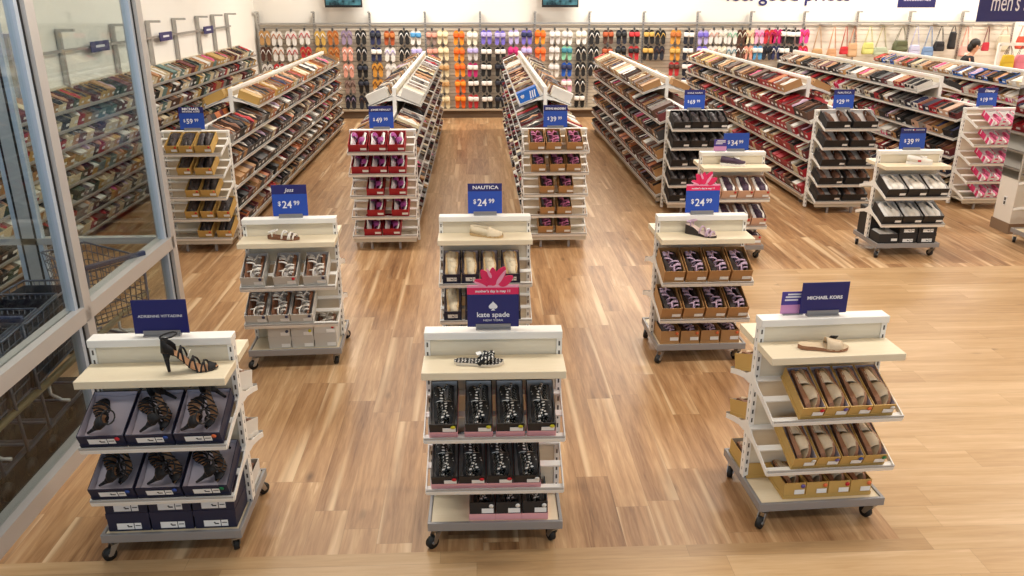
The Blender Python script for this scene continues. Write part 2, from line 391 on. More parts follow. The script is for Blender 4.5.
def boxproto(color,w,d,h,style,lining='tissue',sticker=None,label=True,band=None):
    k=(color,round(w,3),d,h,style,lining,sticker,label,band)
    if k in BOXP: return BOXP[k]
    lm={'tissue':TISSUE,'lav':LAVTIS,'same':boxm(color),'white':mat('white_board',(214,210,208),.7)}[lining]
    if style=='open':
        r=open_box_mesh(w,d,h).build('shoe_box',[boxm(color),lm])
        if lining in ('tissue','lav','white'):
            m=MB(); n=5; vs=[]
            for i in range(n):
                for j in range(n):
                    vs.append((-w/2+.006+(w-.012)*i/(n-1), .006+(d-.012)*j/(n-1), .012+.022*(random.random()*.5+(abs(i-2)/2)**2*.6+(j/(n-1))**3*1.4)))
            m.add(vs,[(i*n+j,(i+1)*n+j,(i+1)*n+j+1,i*n+j+1) for i in range(n-1) for j in range(n-1)],0,None,True)
            m.build('tissue_paper',lm,r,fix=False)
        lb=MB(); open_box_mesh(w+.005,d+.005,.036 if band else .02,lb,0,0,T((0,-.0025,-.001)),.0022); lb.build('lid',boxm(band or color),r,fix=False)
    else:
        r=MB().box(-w/2,w/2,0,d,0,h).build('shoe_box',boxm(color))
        lid_mesh(w,d,h-.028,.03).build('lid',boxm(color),r)
    lz=.042 if band else .026
    if style=='closed': lz=.012
    if label:
        m=MB().box(w*.5-min(.068,w*.52),w*.5-.006,-.0042,-.0030,lz,lz+.026,0)
        if color in ('navy','black') and style!='open' or color=='navy':
            m.v=[]; m.f=[]; m.m=[]; m.sm=[]
            m.box(-w*.28,w*.12,-.0042,-.0030,lz,lz+.034,0).box(w*.14,w*.30,-.0042,-.0030,lz,lz+.034,0).box(-w*.02,w*.08,-.0050,-.0040,lz+.012,lz+.018,1).box(-w*.04,w*.0,-.0050,-.0040,lz+.018,lz+.024,1).box(w*.16,w*.28,-.0050,-.0040,lz+.018,lz+.022,1)
        m.build('paper_label',[PAPER,PRINT],r)
    if sticker:
        MB().cyl((w*.36,-.0055,h-.018 if style=='open' else h*.5),(w*.36,-.0030,h-.018 if style=='open' else h*.5),.0115,12).build('price_dot',mat('dot_'+sticker,STK[sticker],.5),r)
    tag(r,'','shoe box'); p=Proto(r); BOXP[k]=p; return p
# ------------------------------------------------------------------ shoes
ST=[(0,.10,.06),(.04,.46,.42),(.10,.74,.68),(.2,.96,.90),(.32,1,.98),(.45,.86,.9),(.58,.70,.76),(.72,.64,.68),(.86,.68,.68),(.95,.52,.52),(1,.16,.16)]
def sm(x,a,b):
    t=min(1,max(0,(x-a)/(b-a))); return t*t*(3-2*t)
class Last:
    def __init__(s,L,W,heel,th=.008,th2=None): s.L=L; s.W=W; s.h=heel; s.th=th; s.th2=th2 or th
    def st(s,t):
        for (a,l,r),(b,l2,r2) in zip(ST,ST[1:]):
            if a<=t<=b+1e-9:
                k=(t-a)/(b-a); return (l+(l2-l)*k)*s.W/2,(r+(r2-r)*k)*s.W/2
    def y(s,t): return s.L*(.5-t)
    def z(s,t):                      # top of the sole
        return s.th+s.h*sm(t,.32,.85)+.006*max(0,(.12-t)/.12)
    def sole(s,mb,mi=0,mtop=1,flat_bottom=False):
        vs=[];n=len(ST)
        for t,_,_ in ST:
            l,r=s.st(t); y=s.y(t); z=s.z(t); b=0 if flat_bottom else z-s.th-(s.th2-s.th)*sm(t,.4,.9)
            b=max(b,.0)
            vs+=[(-l,y,z),(r,y,z),(r*.96,y,b),(-l*.96,y,b)]
        fs=[];mi_=[]
        for i in range(n-1):
            a=4*i;c=a+4
            for k in range(4): fs.append((a+k,a+(k+1)%4,c+(k+1)%4,c+k)); mi_.append(mtop if k==0 else mi)
        fs+=[(3,2,1,0),tuple(range(4*n-4,4*n))]; mi_+=[mi,mi]
        mb.add(vs,fs,mi_); return mb
    def arc(s,ta,tb,h,n=8,k=1.0):
        """points from the left edge at station ta over the foot to the right edge at tb"""
        out=[]
        for i in range(n+1):
            u=i/n; t=ta+(tb-ta)*u; l,r=s.st(t); a=PI*(1-u)
            x=math.cos(a)*(r if math.cos(a)>0 else l)*k
            out.append((x,s.y(t),s.z(t)-.004+math.sin(a)**.8*h))
        return out
    def strap(s,mb,ta,tb,h,r=.004,mi=0,n=8): return mb.tube(s.arc(ta,tb,h,n),r,5,mi)
    def band(s,mb,t0,t1,h0,h1,mi=0,n=8,k=4,th=.0025,minner=None):
        vs=[]
        for sh in (0,th):
            for i in range(k+1):
                t=t0+(t1-t0)*i/k; h=h0+(h1-h0)*i/k
                vs+=[(x*(1-sh*8),y,z-sh) for x,y,z in s.arc(t,t,h,n)]
        q=(n+1)*(k+1); fs=[]
        for i in range(k):
            for j in range(n):
                a=i*(n+1)+j; fs.append((a,a+1,a+n+2,a+n+1)); fs.append((q+a,q+a+n+1,q+a+n+2,q+a+1))
        for i in range(k):
            for j in (0,n):
                a=i*(n+1)+j; fs.append((a,a+n+1,q+a+n+1,q+a))
        for j in range(n):
            for i in (0,k):
                a=i*(n+1)+j; fs.append((a,a+1,q+a+1,q+a))
        mb.add(vs,fs,mi,None,True); return mb
    def walls(s,mb,t0,h0,h1,mi=0):
        """low side walls round the heel"""
        ts=[t0+(1-t0)*i/6 for i in range(7)]
        path=[(-1,t) for t in ts]+[(1,t) for t in ts[::-1]]
        vs=[]
        for k_,(sd,t) in enumerate(path):
            l,r=s.st(t); x=-l if sd<0 else r; h=h0+(h1-h0)*(t-t0)/(1-t0)
            vs+=[(x,s.y(t),s.z(t)-.004),(x*.86,s.y(t)+(.006 if t>.9 else 0),s.z(t)+h),(x*.80,s.y(t)+(.009 if t>.9 else 0),s.z(t)+h-.001),(x*.92,s.y(t),s.z(t)-.003)]
        n=len(path); fs=[]
        for i in range(n-1):
            for k_ in range(4): fs.append((4*i+k_,4*i+(k_+1)%4,4*i+4+(k_+1)%4,4*i+4+k_))
        fs+=[(0,1,2,3),(4*n-4,4*n-3,4*n-2,4*n-1)]
        mb.add(vs,fs,mi,None,True); return mb
def finish(name,parts,cat,tagged=False):
    """parts: (part name, MB, materials); the first is the thing's own mesh"""
    r=None
    for nm,mb,ms in parts:
        o=mb.build(nm if r else name,ms,r)
        if r is None: r=o
    if tagged: MB().box(-.016,.016,-.012,.012,0,.0015).build('price_tag',PAPER,r,T(tagged[0])@RZ(tagged[1])@RX(tagged[2]))
    tag(r,'',cat); return Proto(r)
BLACKL=mat('black_suede',(22,20,22),.7); TANL=mat('tan_insole',(198,150,112),.6); BRWN=mat('brown_insole',(126,82,56),.6)
DOT=dotted('polka_dot_fabric',(18,17,18),(232,229,222),62,.27); BEIGE=noisy('beige_leather',(222,202,172),(206,182,148),(1,1,1),.55,3,40); WHL=mat('white_leather',(232,226,216),.5)
LIL=mat('lilac_strap',(196,168,190),.5); DKSOLE=mat('dark_sole',(48,38,36),.6); IVORY=noisy('ivory_canvas',(232,218,190),(218,200,168),(1,1,1),.7,3,60)
PLUMF=noisy('plum_knit',(86,62,82),(52,40,56),(1,1,1),.8,3,80); WRUB=mat('white_rubber',(232,230,226),.5); REDL=mat('red_detail',(190,30,40),.5)
ORCH=mat('orchid_fabric',(150,60,130),.6); PINKF=mat('pink_fabric',(224,96,140),.6); DKSH=mat('dark_leather',(58,50,50),.45); SUEDE=mat('brown_suede',(98,66,50),.8)
def heel_sandal(tagged=False):
    a=Last(.215,.074,.088,.005); so=a.sole(MB(),0,1)
    zt=a.z(.9); yb=a.y(.9)
    hl=MB(); 
    for (y1,z1,r1),(y2,z2,r2) in zip([(yb,zt-.004,.02),(yb-.004,zt*.6,.010),(yb-.001,.0,.006)],[(yb-.004,zt*.6,.010),(yb-.001,.0,.006)]):
        hl.tube([(0,y1,z1),(0,y2,z2)],[r1,r2],8)
    toe=a.band(MB(),.04,.17,.018,.030,0)
    stp=MB()
    for ta,tb,h in ((.2,.30,.036),(.30,.2,.036),(.36,.5,.046),(.50,.36,.046),(.56,.68,.052),(.68,.58,.052)): a.strap(stp,ta,tb,h,.0042)
    ck=a.walls(MB(),.74,.028,.060,0)
    an=MB(); yy=a.y(.86); z=a.z(.86)+.068
    an.tube([(.029*math.cos(t),yy+.008+.034*math.sin(t),z+.006*math.sin(t)) for t in [2*PI*i/14 for i in range(14)]],.0038,5,0,None,True)
    return finish('heeled_sandal',[('sole',so,[BLACKL,TANL]),('heel',hl,BLACKL),('toe_band',toe,BLACKL),('cross_straps',stp,BLACKL),('heel_counter',ck,BLACKL),('ankle_strap',an,BLACKL)],'shoe',tagged)
def dot_flip(tagged=False):
    a=Last(.235,.086,.004,.012); so=a.sole(MB(),1,0,True)
    th=MB(); p0=(0,a.y(.2),a.z(.2))
    for sd in (-1,1):
        l,r=a.st(.5); x=l*sd
        th.tube([p0,(x*.35,a.y(.27),.034),(x*.75,a.y(.38),.038),(x,a.y(.5),a.z(.5)-.004)],[.008,.016,.018,.010],8)
    bw=MB().ell((-.020,a.y(.25),.044),(.022,.018,.014),8,5).ell((.020,a.y(.25),.044),(.022,.018,.014),8,5).ell((0,a.y(.25),.046),(.008,.010,.010),8,5)
    return finish('flip_flop',[('sole',so,[DOT,mat('cream_edge',(220,208,190),.6)]),('thong_strap',th,DOT),('bow',bw,DOT)],'shoe',tagged)
def slide(bandm,solem,topm,tagged=False,name='slide_sandal',h=.05):
    a=Last(.24,.088,.008,.014); so=a.sole(MB(),0,1,True)
    b=a.band(MB(),.14,.47,.034,h,0)
    return finish(name,[('sole',so,[solem,topm]),('band',b,bandm)],'shoe',tagged)
def strappy(strapm,solem,topm,heel=.012,ts=((.12,.16,.03),(.24,.3,.04),(.30,.24,.04),(.42,.5,.05)),tagged=False,name='strap_sandal',r=.007,th=.012,ankle=True):
    a=Last(.235,.084,heel,th); so=a.sole(MB(),0,1,True)
    s=MB()
    for ta,tb,h in ts: a.strap(s,ta,tb,h,r)
    ps=[('sole',so,[solem,topm]),('straps',s,strapm)]
    if ankle:
        an=MB(); an.tube([(a.st(.8)[1]*math.cos(t)*.95,a.y(.82)+.034*math.sin(t),a.z(.8)+.03+.010*math.sin(t)) for t in [2*PI*i/12 for i in range(12)]],r*.8,5,0,None,True)
        for sd in (-1,1): an.tube([(sd*a.st(.8)[0],a.y(.8),a.z(.8)-.004),(sd*a.st(.8)[0],a.y(.82),a.z(.8)+.034)],r*.8,5)
        ps.append(('ankle_strap',an,strapm))
    return finish(name,ps,'shoe',tagged)
def closed(upm,solem,topm,name='slip_on_shoe',tagged=False,sneaker=False,th=.014,detail=None,size=1):
    a=Last(.25*size,.09*size,.006,th); so=a.sole(MB(),0,1,True)
    v=a.band(MB(),.015,.44,.024*size,.058*size,0,8,6)
    w=a.walls(MB(),.40,.044*size,.052*size if not sneaker else .062*size,0)
    ps=[('sole',so,[solem,topm]),('vamp',v,upm),('quarter',w,upm)]
    if sneaker:
        l=MB()
        for t in (.26,.32,.38,.44): l.tube([(-.016,a.y(t),a.z(t)+.056*(t/.44)**.6),(0,a.y(t),a.z(t)+.062*(t/.44)**.5),(.016,a.y(t),a.z(t)+.056*(t/.44)**.6)],.003,5)
        ps.append(('laces',l,PAPER))
        if detail: ps.append(('side_logo',MB().box(a.st(.5)[1]*.93,a.st(.5)[1]*1.03,a.y(.6),a.y(.48),.03,.048),detail))
        ps.append(('tongue',MB().prism([(a.y(.36),.05),(a.y(.36),.058),(a.y(.5),.088),(a.y(.5),.082)],-.02,.02),upm))
    return finish(name,ps,'shoe',tagged)
def dot_slide():
    a=Last(.235,.088,.006,.012); so=a.sole(MB(),1,0,True)
    b=a.band(MB(),.10,.50,.030,.052,0)
    an=MB().tube([(a.st(.8)[1]*math.cos(t),a.y(.80)+.040*math.sin(t)-.004,a.z(.8)+.030+.016*math.sin(t)) for t in [2*PI*i/14 for i in range(14)]],.007,6,0,None,True)
    return finish('dotted_sandal',[('sole',so,[DOT,BLACKL]),('band',b,DOT),('heel_strap',an,DOT)],'shoe')
SH={}
SH['heel']=heel_sandal(); SH['dot']=dot_slide(); SH['beige']=slide(BEIGE,mat('tan_edge',(150,104,74),.6),BEIGE)
SH['white']=strappy(WHL,BRWN,BRWN); SH['loafer']=closed(IVORY,mat('jute',(196,164,118),.8),BRWN)
SH['lilac']=strappy(LIL,DKSOLE,DKSOLE,.02); SH['plum']=closed(PLUMF,WRUB,DKSH,'sneaker',False,True,.024)
SH['wsneak']=closed(WHL,WRUB,mat('grey_lining',(150,150,152),.7),'sneaker',False,True,.024)
SH['orchid']=slide(ORCH,WRUB,mat('white_insole',(224,212,214),.6)); SH['pinkstrap']=strappy(mat('rose_strap',(196,112,150),.5),DKSOLE,mat('dark_insole',(86,58,58),.6))
SH['dark']=closed(DKSH,DKSOLE,DKSH,'loafer'); SH['suede']=closed(SUEDE,DKSOLE,BRWN,'moccasin'); SH['baby']=closed(mat('pink_glitter',(232,120,160),.4),WRUB,PINKF,'toddler_shoe',False,False,.012,None,.6)
SHN={'heel':'black strappy heel','dot':'black polka dot sandal','beige':'beige slide','white':'white strap sandal','loafer':'ivory slip-on','lilac':'lilac strap sandal','plum':'plum sneaker','wsneak':'white sneaker','orchid':'orchid slide','pinkstrap':'rose strap sandal','dark':'dark loafer','suede':'brown moccasin','baby':'pink toddler shoe'}
SHW={'heel':.10,'dot':.055,'beige':.065,'white':.065,'loafer':.08,'lilac':.07,'plum':.09,'wsneak':.09,'orchid':.065,'pinkstrap':.07,'dark':.08,'suede':.08,'baby':.06}
SHH={'heel':.074,'baby':.054,'dot':.08}
NB={'n':0,'s':0}
def put_box(base, x0, x1, d_front, z, tilt, color, where, style='open', shoe=None, d=.262, h=.085, lining='tissue', sticker=None, band=None, label=True, group=None, pair=2):
    """box front edge at distance d_front in front of the upright plane; base: the fixture's frame; where: (order words, place words)"""
    w=x1-x0-.003
    M=base@T(((x0+x1)/2,-d_front,z))@RX(tilt)
    o,pl=where
    st='open' if style=='open' else 'closed'
    boxproto(color,w,d,h,style,lining,sticker,label,band).place(M,f'{color} {st} shoe box, {o}, {pl}',group)
    NB['n']+=1
    if shoe and style=='open':
        wd=SHW[shoe]; wl=SHH.get(shoe,.088)
        inner=w-.012; bz=.014
        for k in range(pair):
            sgn=-1 if k==0 else 1
            tw=random.uniform(-.05,.05)
            roll=math.radians(72 if inner<.16 else 62)
            if shoe=='heel': roll=math.radians(48); tw=random.uniform(-.28,.22)
            off=inner*.25
            ln=.235 if shoe!='baby' else .15
            ymid=.012+ln/2+(.018 if k else .004)
            if shoe=='baby': ymid=.05+ (.07*k)
            half=wl/2*abs(math.sin(roll))+.002
            # rolled on its side: sole towards the box wall, upper towards the middle
            Ms=M@T((sgn*(inner*.5-.008-wl*.5*math.cos(roll)),min(ymid,d-ln/2-.008) if shoe!='baby' else ymid,bz+half+(.016 if shoe=='heel' and k else 0)))@RZ(tw+(PI if k else 0))@RY(roll)
            SH[shoe].place(Ms,f'{SHN[shoe]}, {("single one" if pair==1 else "left of pair") if k==0 else "right of pair"}, {o} box, {pl}',group and 'shoes in '+group)
            NB['s']+=1
def rowof(base,name,lev,zf,df,spans,color,shoe,tilt=TILT,first=2,**kw):
    n=len(spans)
    for i,sp in enumerate(spans):
        sk=dict(kw); sk['sticker']=kw['sticker'][i%len(kw['sticker'])] if kw.get('sticker') else None
        sh=shoe
        o=(ORD[i]+' from left') if n>1 else 'only one'
        fr=df-.012
        put_box(base,sp[0],sp[1],fr,zf+.003+(.0055 if tilt else 0),tilt,color,(o,f'{lev}, {name}'),'open' if sh else 'closed',sh,group=f'{color} boxes on {name}',pair=first if i==0 else 2,**sk)
DF=.292
def tb(key): return TABLES[key]
M_,n_=tb('L')
for lev,zf in (('upper shelf',.633),('lower shelf',.352)):
    rowof(M_,n_,lev,zf,DF,[(-.326,-.118),(-.112,.096),(.102,.312)],'navy','heel',first=1 if zf>.5 else 2,h=.078,lining='lav',sticker=['red','blue','orange'] if zf>.5 else ['blue','blue','green'])
for lay,nm in ((0,'bottom layer of deck'),(1,'top layer of deck')):
    rowof(M_,n_,nm,.141+lay*.103,.245,[(-.305,-.105),(-.10,.10),(.105,.305)],'navy',None,0,h=.10)
B_=M_@RZ(PI)
rowof(B_,n_,'rear upper shelf',.633,DF,[(-.31,-.17),(-.16,-.02)],'white','white',h=.09)
rowof(B_,n_,'rear lower shelf',.352,DF,[(-.31,-.17),(-.16,-.02)],'white','white',h=.09)
rowof(B_,n_,'rear deck',.141,.25,[(-.31,-.17),(-.16,-.02)],'white','white',0,h=.09)
M_,n_=tb('C')
rowof(M_,n_,'upper shelf',.633,DF,[(-.303,-.170),(-.138,-.008),(.010,.143),(.158,.290)],'black','dot',h=.082,lining='white',sticker=['yellow'],band='pinkband')  if False else None
BOXC['pale pink']=(238,172,176)
rowof(M_,n_,'upper shelf',.633,DF,[(-.303,-.172),(-.138,-.008),(.008,.140),(.154,.286)],'black','dot',h=.092,lining='white',sticker=['yellow'],band='pale pink')
rowof(M_,n_,'lower shelf',.352,DF,[(-.303,-.174),(-.172,-.043),(-.041,.088),(.090,.219)],'black','dot',h=.092,lining='white',sticker=['red','red','red','white'],band='pale pink')
rowof(M_,n_,'base deck',.141,.25,[(-.127,.0),(.003,.130),(.133,.260)],'black','dot',0,h=.10,lining='white',sticker=['white'],band='pale pink')
M_,n_=tb('R')
rowof(M_,n_,'upper shelf',.633,DF,[(-.196,-.078),(-.076,.040),(.042,.158),(.160,.276)],'gold','beige',h=.080,lining='lav',sticker=['red','purple','orange','white'])
rowof(M_,n_,'lower shelf',.352,DF,[(-.202,-.083),(-.081,.038),(.040,.159),(.161,.280)],'gold','beige',h=.080,lining='lav',sticker=['white','purple','blue','green'])
rowof(M_,n_,'base deck',.141,.235,[(-.192,-.076),(-.074,.042),(.044,.160),(.162,.276)],'gold','beige',0,h=.09,lining='same',sticker=['purple','orange','red','orange'])
B_=M_@RZ(PI)
rowof(B_,n_,'rear upper shelf',.633,DF,[(.18,.312),(.04,.17)],'gold','beige',h=.09,label=False)
rowof(B_,n_,'rear lower shelf',.352,DF,[(.18,.312),(.04,.17)],'gold','beige',h=.09,label=False)
rowof(B_,n_,'rear deck',.141,.25,[(.18,.312),(.04,.17)],'gold','beige',0,h=.09,label=False)
M_,n_=tb('2L')
rowof(M_,n_,'upper shelf',.633,DF,[(-.318,-.158),(-.095,.07),(.110,.275)],'pale grey','white',h=.092,lining='white',sticker=['navy','red','navy'])
rowof(M_,n_,'lower shelf',.352,DF,[(-.322,-.165),(-.162,-.005),(-.002,.155)],'pale grey','white',h=.088,lining='white',sticker=['navy'])
rowof(M_,n_,'bottom layer of deck',.141,.24,[(-.19,-.03),(-.026,.134),(.138,.298)],'pale grey',None,0,h=.088,sticker=None)
rowof(M_,n_,'top layer of deck',.231,.24,[(-.19,-.03),(-.026,.134)],'pale grey',None,0,h=.088,sticker=['navy','yellow'])
rowof(M_,n_,'right deck stack',.231,.24,[(.138,.298)],'pale grey','white',0,h=.088,sticker=['red'])
M_,n_=tb('2C')
rowof(M_,n_,'upper shelf',.633,DF,[(-.303,-.178),(-.168,-.048),(-.033,.09),(.115,.245)],'navy','loafer',h=.085,lining='lav')
rowof(M_,n_,'lower shelf',.352,DF,[(-.303,-.178),(-.15,-.028),(-.02,.1),(.125,.25)],'navy','loafer',h=.085,lining='lav')
rowof(M_,n_,'base deck',.141,.24,[(-.30,-.18),(-.17,-.05),(-.03,.09)],'navy','loafer',0,h=.09)
M_,n_=tb('2R')
for lev,zf,x in (('upper shelf',.633,-.325),('lower shelf',.352,-.325)):
    rowof(M_,n_,lev,zf,DF,[(x+.162*i,x+.162*i+.150) for i in range(4)],'kraft','lilac',h=.105,lining='same',sticker=None)
rowof(M_,n_,'base deck',.141,.245,[(-.30,-.16),(-.15,-.01),(.0,.14),(.15,.29)],'kraft','lilac',0,h=.10,lining='same',sticker=['orange'])
M_,n_=tb('34')
for lev,zf in (('upper shelf',.633),('lower shelf',.352)):
    rowof(M_,n_,lev,zf,DF,[(-.325+.163*i,-.325+.163*i+.155) for i in range(4)],'pinkish tan','plum',h=.10,lining='same',sticker=['red'])
rowof(M_,n_,'base deck',.141,.245,[(-.30+.155*i,-.30+.155*i+.148) for i in range(4)],'pinkish tan','plum',0,h=.10,lining='same',sticker=['red'])
M_,n_=tb('39')
for lev,zf in (('upper shelf',.633),('lower shelf',.352)):
    rowof(M_,n_,lev,zf,DF,[(-.325,-.125),(-.115,.085),(.095,.30)],'black','wsneak',h=.10,lining='white')
rowof(M_,n_,'left of base deck',.141,.245,[(-.30,-.10)],'black','wsneak',0,h=.10,lining='white')
for lay,nm in ((0,'bottom layer of deck'),(1,'top layer of deck')): rowof(M_,n_,nm,.141+.104*lay,.245,[(-.09,.10),(.11,.30)],'black',None,0,h=.10)
rowof(M_@RZ(PI),n_,'rear deck',.141,.25,[(.14,.31)],'black',None,0,h=.30,label=False)
M_,n_=tb('RE')
rowof(M_,n_,'upper shelf',.633,DF,[(-.325,-.18),(-.17,-.025),(-.015,.13)],'red','dark',h=.10,lining='same')
rowof(M_,n_,'lower shelf',.352,DF,[(-.325,-.18),(-.17,-.025),(-.015,.13)],'red','dark',h=.10,lining='same')
rowof(M_,n_,'base deck',.141,.245,[(-.31,-.165),(-.155,-.01),(.0,.145)],'red','dark',0,h=.10,lining='same')
LVN=['top shelf','second shelf','third shelf','fourth shelf','bottom shelf']; LVZ=[1.035,.81,.58,.355,.148]
ERN={'G1':'gold-box end rack','G2':'red-box end rack','G3':'brown-box end rack','G4':'black-box end rack','G5':'wide-box end rack','G6':'pink-box end rack'}
def rk(key,rows,color,shoe,conv,**kw):
    M,price=RACKS[key]; nm=ERN[key]
    for lv,z,row in zip(LVN,LVZ,rows):
        rowof(M,nm,lv,z,.31,[conv(a,b) for a,b in row],color,shoe,**kw)
rk('G1',[((15,68),(72,133),(140,212)),((52,112),(128,205)),((75,136),(140,210)),((60,118),(128,185),(200,258)),((105,168),(188,255))],'gold','dark',lambda a,b:(-3.145+(a-15)*.00235+2.93,-3.145+(b-15)*.00235+2.93),h=.092,lining='same',sticker=['red','orange'])
rk('G2',[((31,118),(125,205),(210,290)),((40,122),(125,205),(210,290)),((103,183),(208,288)),((100,180),(215,295)),((80,162),(168,252))],'red','orchid',lambda a,b:(-.328+(a-30)*.00222,-.328+(b-30)*.00222),h=.088,lining='same')
rk('G3',[((215,285),(290,360),(385,455)),((225,290),(310,378),(383,450)),((265,330),(350,418)),((268,333),(345,413)),((260,328),(342,410))],'kraft','pinkstrap',lambda a,b:(-.33+(a-195)*.0023,-.33+(b-195)*.0023),h=.10,lining='same')
rk('G4',[((-.325,-.115),(-.105,.105),(.115,.325)),((-.325,-.115),(-.105,.105),(.115,.325))]+[((-.325,-.115),(-.105,.105),(.115,.325))]*3,'black','dark',lambda a,b:(a,b),h=.10,lining='same')
rk('G5',[((-.325,-.03),(.0,.30))]*5,'black','suede',lambda a,b:(a,b),h=.10,lining='white')
rk('G6',[((-.15,.01),(.015,.175),(.18,.325))]*5,'pink','baby',lambda a,b:(a,b),h=.07,lining='white',label=True)
print('display boxes',NB)

# ------------------------------------------------------------------ boxes filling the aisle racks
PAL={'G1':['kraft','brown','grey','black','brown','grey','charcoal','brown','black','kraft','maroon','orange-brown','cream','black','charcoal'],
 'G2':['maroon','brown','grey','cream','kraft','black','brown','white'],'G3':['maroon','brown','maroon','kraft','grey','red','black','cream'],
 'G4':['brown','maroon','black','brown','kraft','brown','charcoal','orange-brown','brown'],
 'G5':['black','kraft','red','brown','grey','maroon','red','charcoal','cream'],
 'G6':['white','black','kraft','red','pink','maroon','cream','grey','navy','black','pinkish tan'],
 'G7':['kraft','black','cream','red','navy','pink','white','pinkish tan','brown'],
 'LW':['cream','kraft','gold','teal','maroon','black','dark green','cream','grey','brown','kraft','cream','black','red']}
TOPP={'G1':['gold','kraft','gold','orange-brown','kraft','orange-brown','cream','grey'],'G2':['kraft','white','cream','charcoal','kraft','brown'],'G3':['kraft','cream','brown','white','kraft','maroon'],
 'G4':['kraft','kraft','brown','cream','kraft'],'G5':['kraft','brown','cream','gold','kraft','black'],'G6':['red','maroon','white','black','pinkish tan','kraft','white','black'],'G7':['blue','white','kraft','black','cream','pinkish tan','kraft'],'LW':['cream','kraft','cream','teal','gold','kraft','maroon','dark green']}
COLS=list(BOXC); CI={c:i for i,c in enumerate(COLS)}
cands=[]
def fill(key,side,base,y0,length,levels,df,rackname,topz=None,topstart=0,lo=0):
    """base: frame whose +x runs along the rack from its near end; side is just for the label"""
    for li,zf in enumerate(levels):
        istop=topz is not None and abs(zf-topz)<1e-6
        pos=(topstart if istop else 0)+.02; k=0
        while pos<length-.2:
            w=random.choice((.115,.13,.15,.165,.18)) ; h=random.uniform(.095,.122); d=.27
            if istop: h*=.85; d=.25
            if key in('G6','G7'): h*=.85; d=.22
            near=pos/length
            pal=TOPP[key] if istop else PAL[key]
            c=random.choice(pal)
            if key=='G5':
                if istop: c=random.choice(('red','orange-brown','red','kraft')) if pos<topstart+1.1 else c
                elif pos<2.6 and random.random()<.5: c='red'
                elif pos>3 and c=='red' and random.random()<.5: c='maroon'
            if random.random()<.05: pos+=random.uniform(.05,.16); continue
            op=random.random()<.78
            cands.append(dict(key=key,side=side,M=base(pos+w/2)@T((0,-(df-.012),zf+.0085))@RX(TILT),w=w,d=d,h=h,c=c,op=op,k=k,lev=li+lo,n=len(levels),rack=rackname,top=istop))
            k+=1; pos+=w+.004
RN={'G1':'rack behind gold-box end','G2':'rack behind red-box end','G3':'rack behind brown-box end','G4':'rack behind black-box end','G5':'rack behind wide-box end','G6':'rack behind pink-box end','G7':'farthest right aisle rack'}
for key,sides in (('G1',((1,0),(-1,4))),('G2',((1,0),(-1,0))),('G3',((-1,0),(1,0))),('G4',((-1,0),(1,2))),('G5',((-1,0),(1,3))),('G6',((-1,0),(1,4))),('G7',((-1,1),))):
    M,L,a=GON[key]
    for sx,lo in sides:
        lv=(LEV+[TOPLEV])[lo:]
        # the rack's own y runs away from the camera; box frames: local -y points out of the rack
        def base(p,M=M,sx=sx): return M@T((0,p,0))@RZ(PI/2*sx)
        fill(key,'right' if sx>0 else 'left',base,0,L,lv,HD,RN[key],TOPLEV,a,lo)
# left wall shelving
WLEV=[.10,.28,.47,.66,.85,1.04,1.22,1.41]
def lwbase(p): return T((LXW+.02,6.9+p,0))@RZ(PI/2)
lw=empty('wall_rack',T((LXW+.02,6.9,0))); tag(lw,'long shoe shelving along the left wall behind the glazing','wall rack')
LWL=9.6
for zf in WLEV:
    s=shelf_mesh(LWL,.30,zf,True).build('shelf',[mat('grey_shelf',(170,164,156),.5),LIP],lw,T((0,LWL/2,0))@RZ(PI/2))
MB().box(.0,.015,0,LWL,0,1.6).build('back_panel',PANEL,lw)
fill('LW','right',lwbase,0,LWL,WLEV,.30,'left wall shelving',1.41,0)
CAM=Vector((0,0,2.6))
for c in cands:
    p=c['M'].translation; n=(c['M'].to_3x3()@Vector((0,-1,0))); v=(CAM-p); dist=v.length; v.normalize()
    facing=max(0,n.dot(v))*c['h']*c['w']+max(0,(c['M'].to_3x3()@Vector((0,0,1))).dot(v))*c['d']*c['w']*(.9 if c['top'] else .25)
    hid=0.35 if (c['key']=='G4' and p.y<10.3) or (c['key'] in('G2','G3') and not c['top']) or (c['key']=='LW' and c['lev']<5) or (c['key']=='G6' and c['lev']<2) or (c['key'] in('G1','G6') and c['side']!=('right' if c['key']=='G1' else 'left')) else 1
    c['score']=facing/dist**2*hid
for c in cands:
    if c['top'] and c['k']==0:
        if c['key']=='G2': c.update(c='white',op=False,h=.12,w=.18,score=9)
        if c['key']=='G3' and c['side']=='right': c.update(c='white',op=False,h=.12,w=.18,score=9)
        if c['key']=='G3' and c['side']=='left': c.update(c='blue',op=False,h=.13,w=.17,score=9)
        if c['key'] in('G1','G4'): c.update(c='kraft' if c['key']=='G4' else 'gold',op=False,score=9)
cands.sort(key=lambda c:-c['score'])
NI=max(0,300-NB['n'])
def low_shoe(mb,M,mi,L=.235,W=.07,H=.055):
    vs=[];sec=[(0,.35,.35),(.12,.8,.75),(.35,1,1),(.6,.8,.75),(1,.6,.8)]
    for t,w,h in sec:
        y=L*(.5-t)
        for a in range(5):
            an=PI*a/4; vs.append((math.cos(an)*w*W/2,y,math.sin(an)*h*H))
    fs=[(i*5+j,i*5+j+1,i*5+j+6,i*5+j+5) for i in range(4) for j in range(4)]+[(0,1,2,3,4),(24,23,22,21,20)]
    mb.add(vs,fs,mi,M,True)
stuffb=MB(); stuffs=MB()
SHM=[BLACKL,BEIGE,WHL,SUEDE,DKSH,TANL,PINKF,REDL,mat('navy_canvas',(44,50,84),.7),mat('silver_fabric',(170,166,164),.4),LIL,BRWN]
SHW_=[7,2,2,6,7,4,1,1,1,1,1,4]
NC=len(COLS)
IND={}
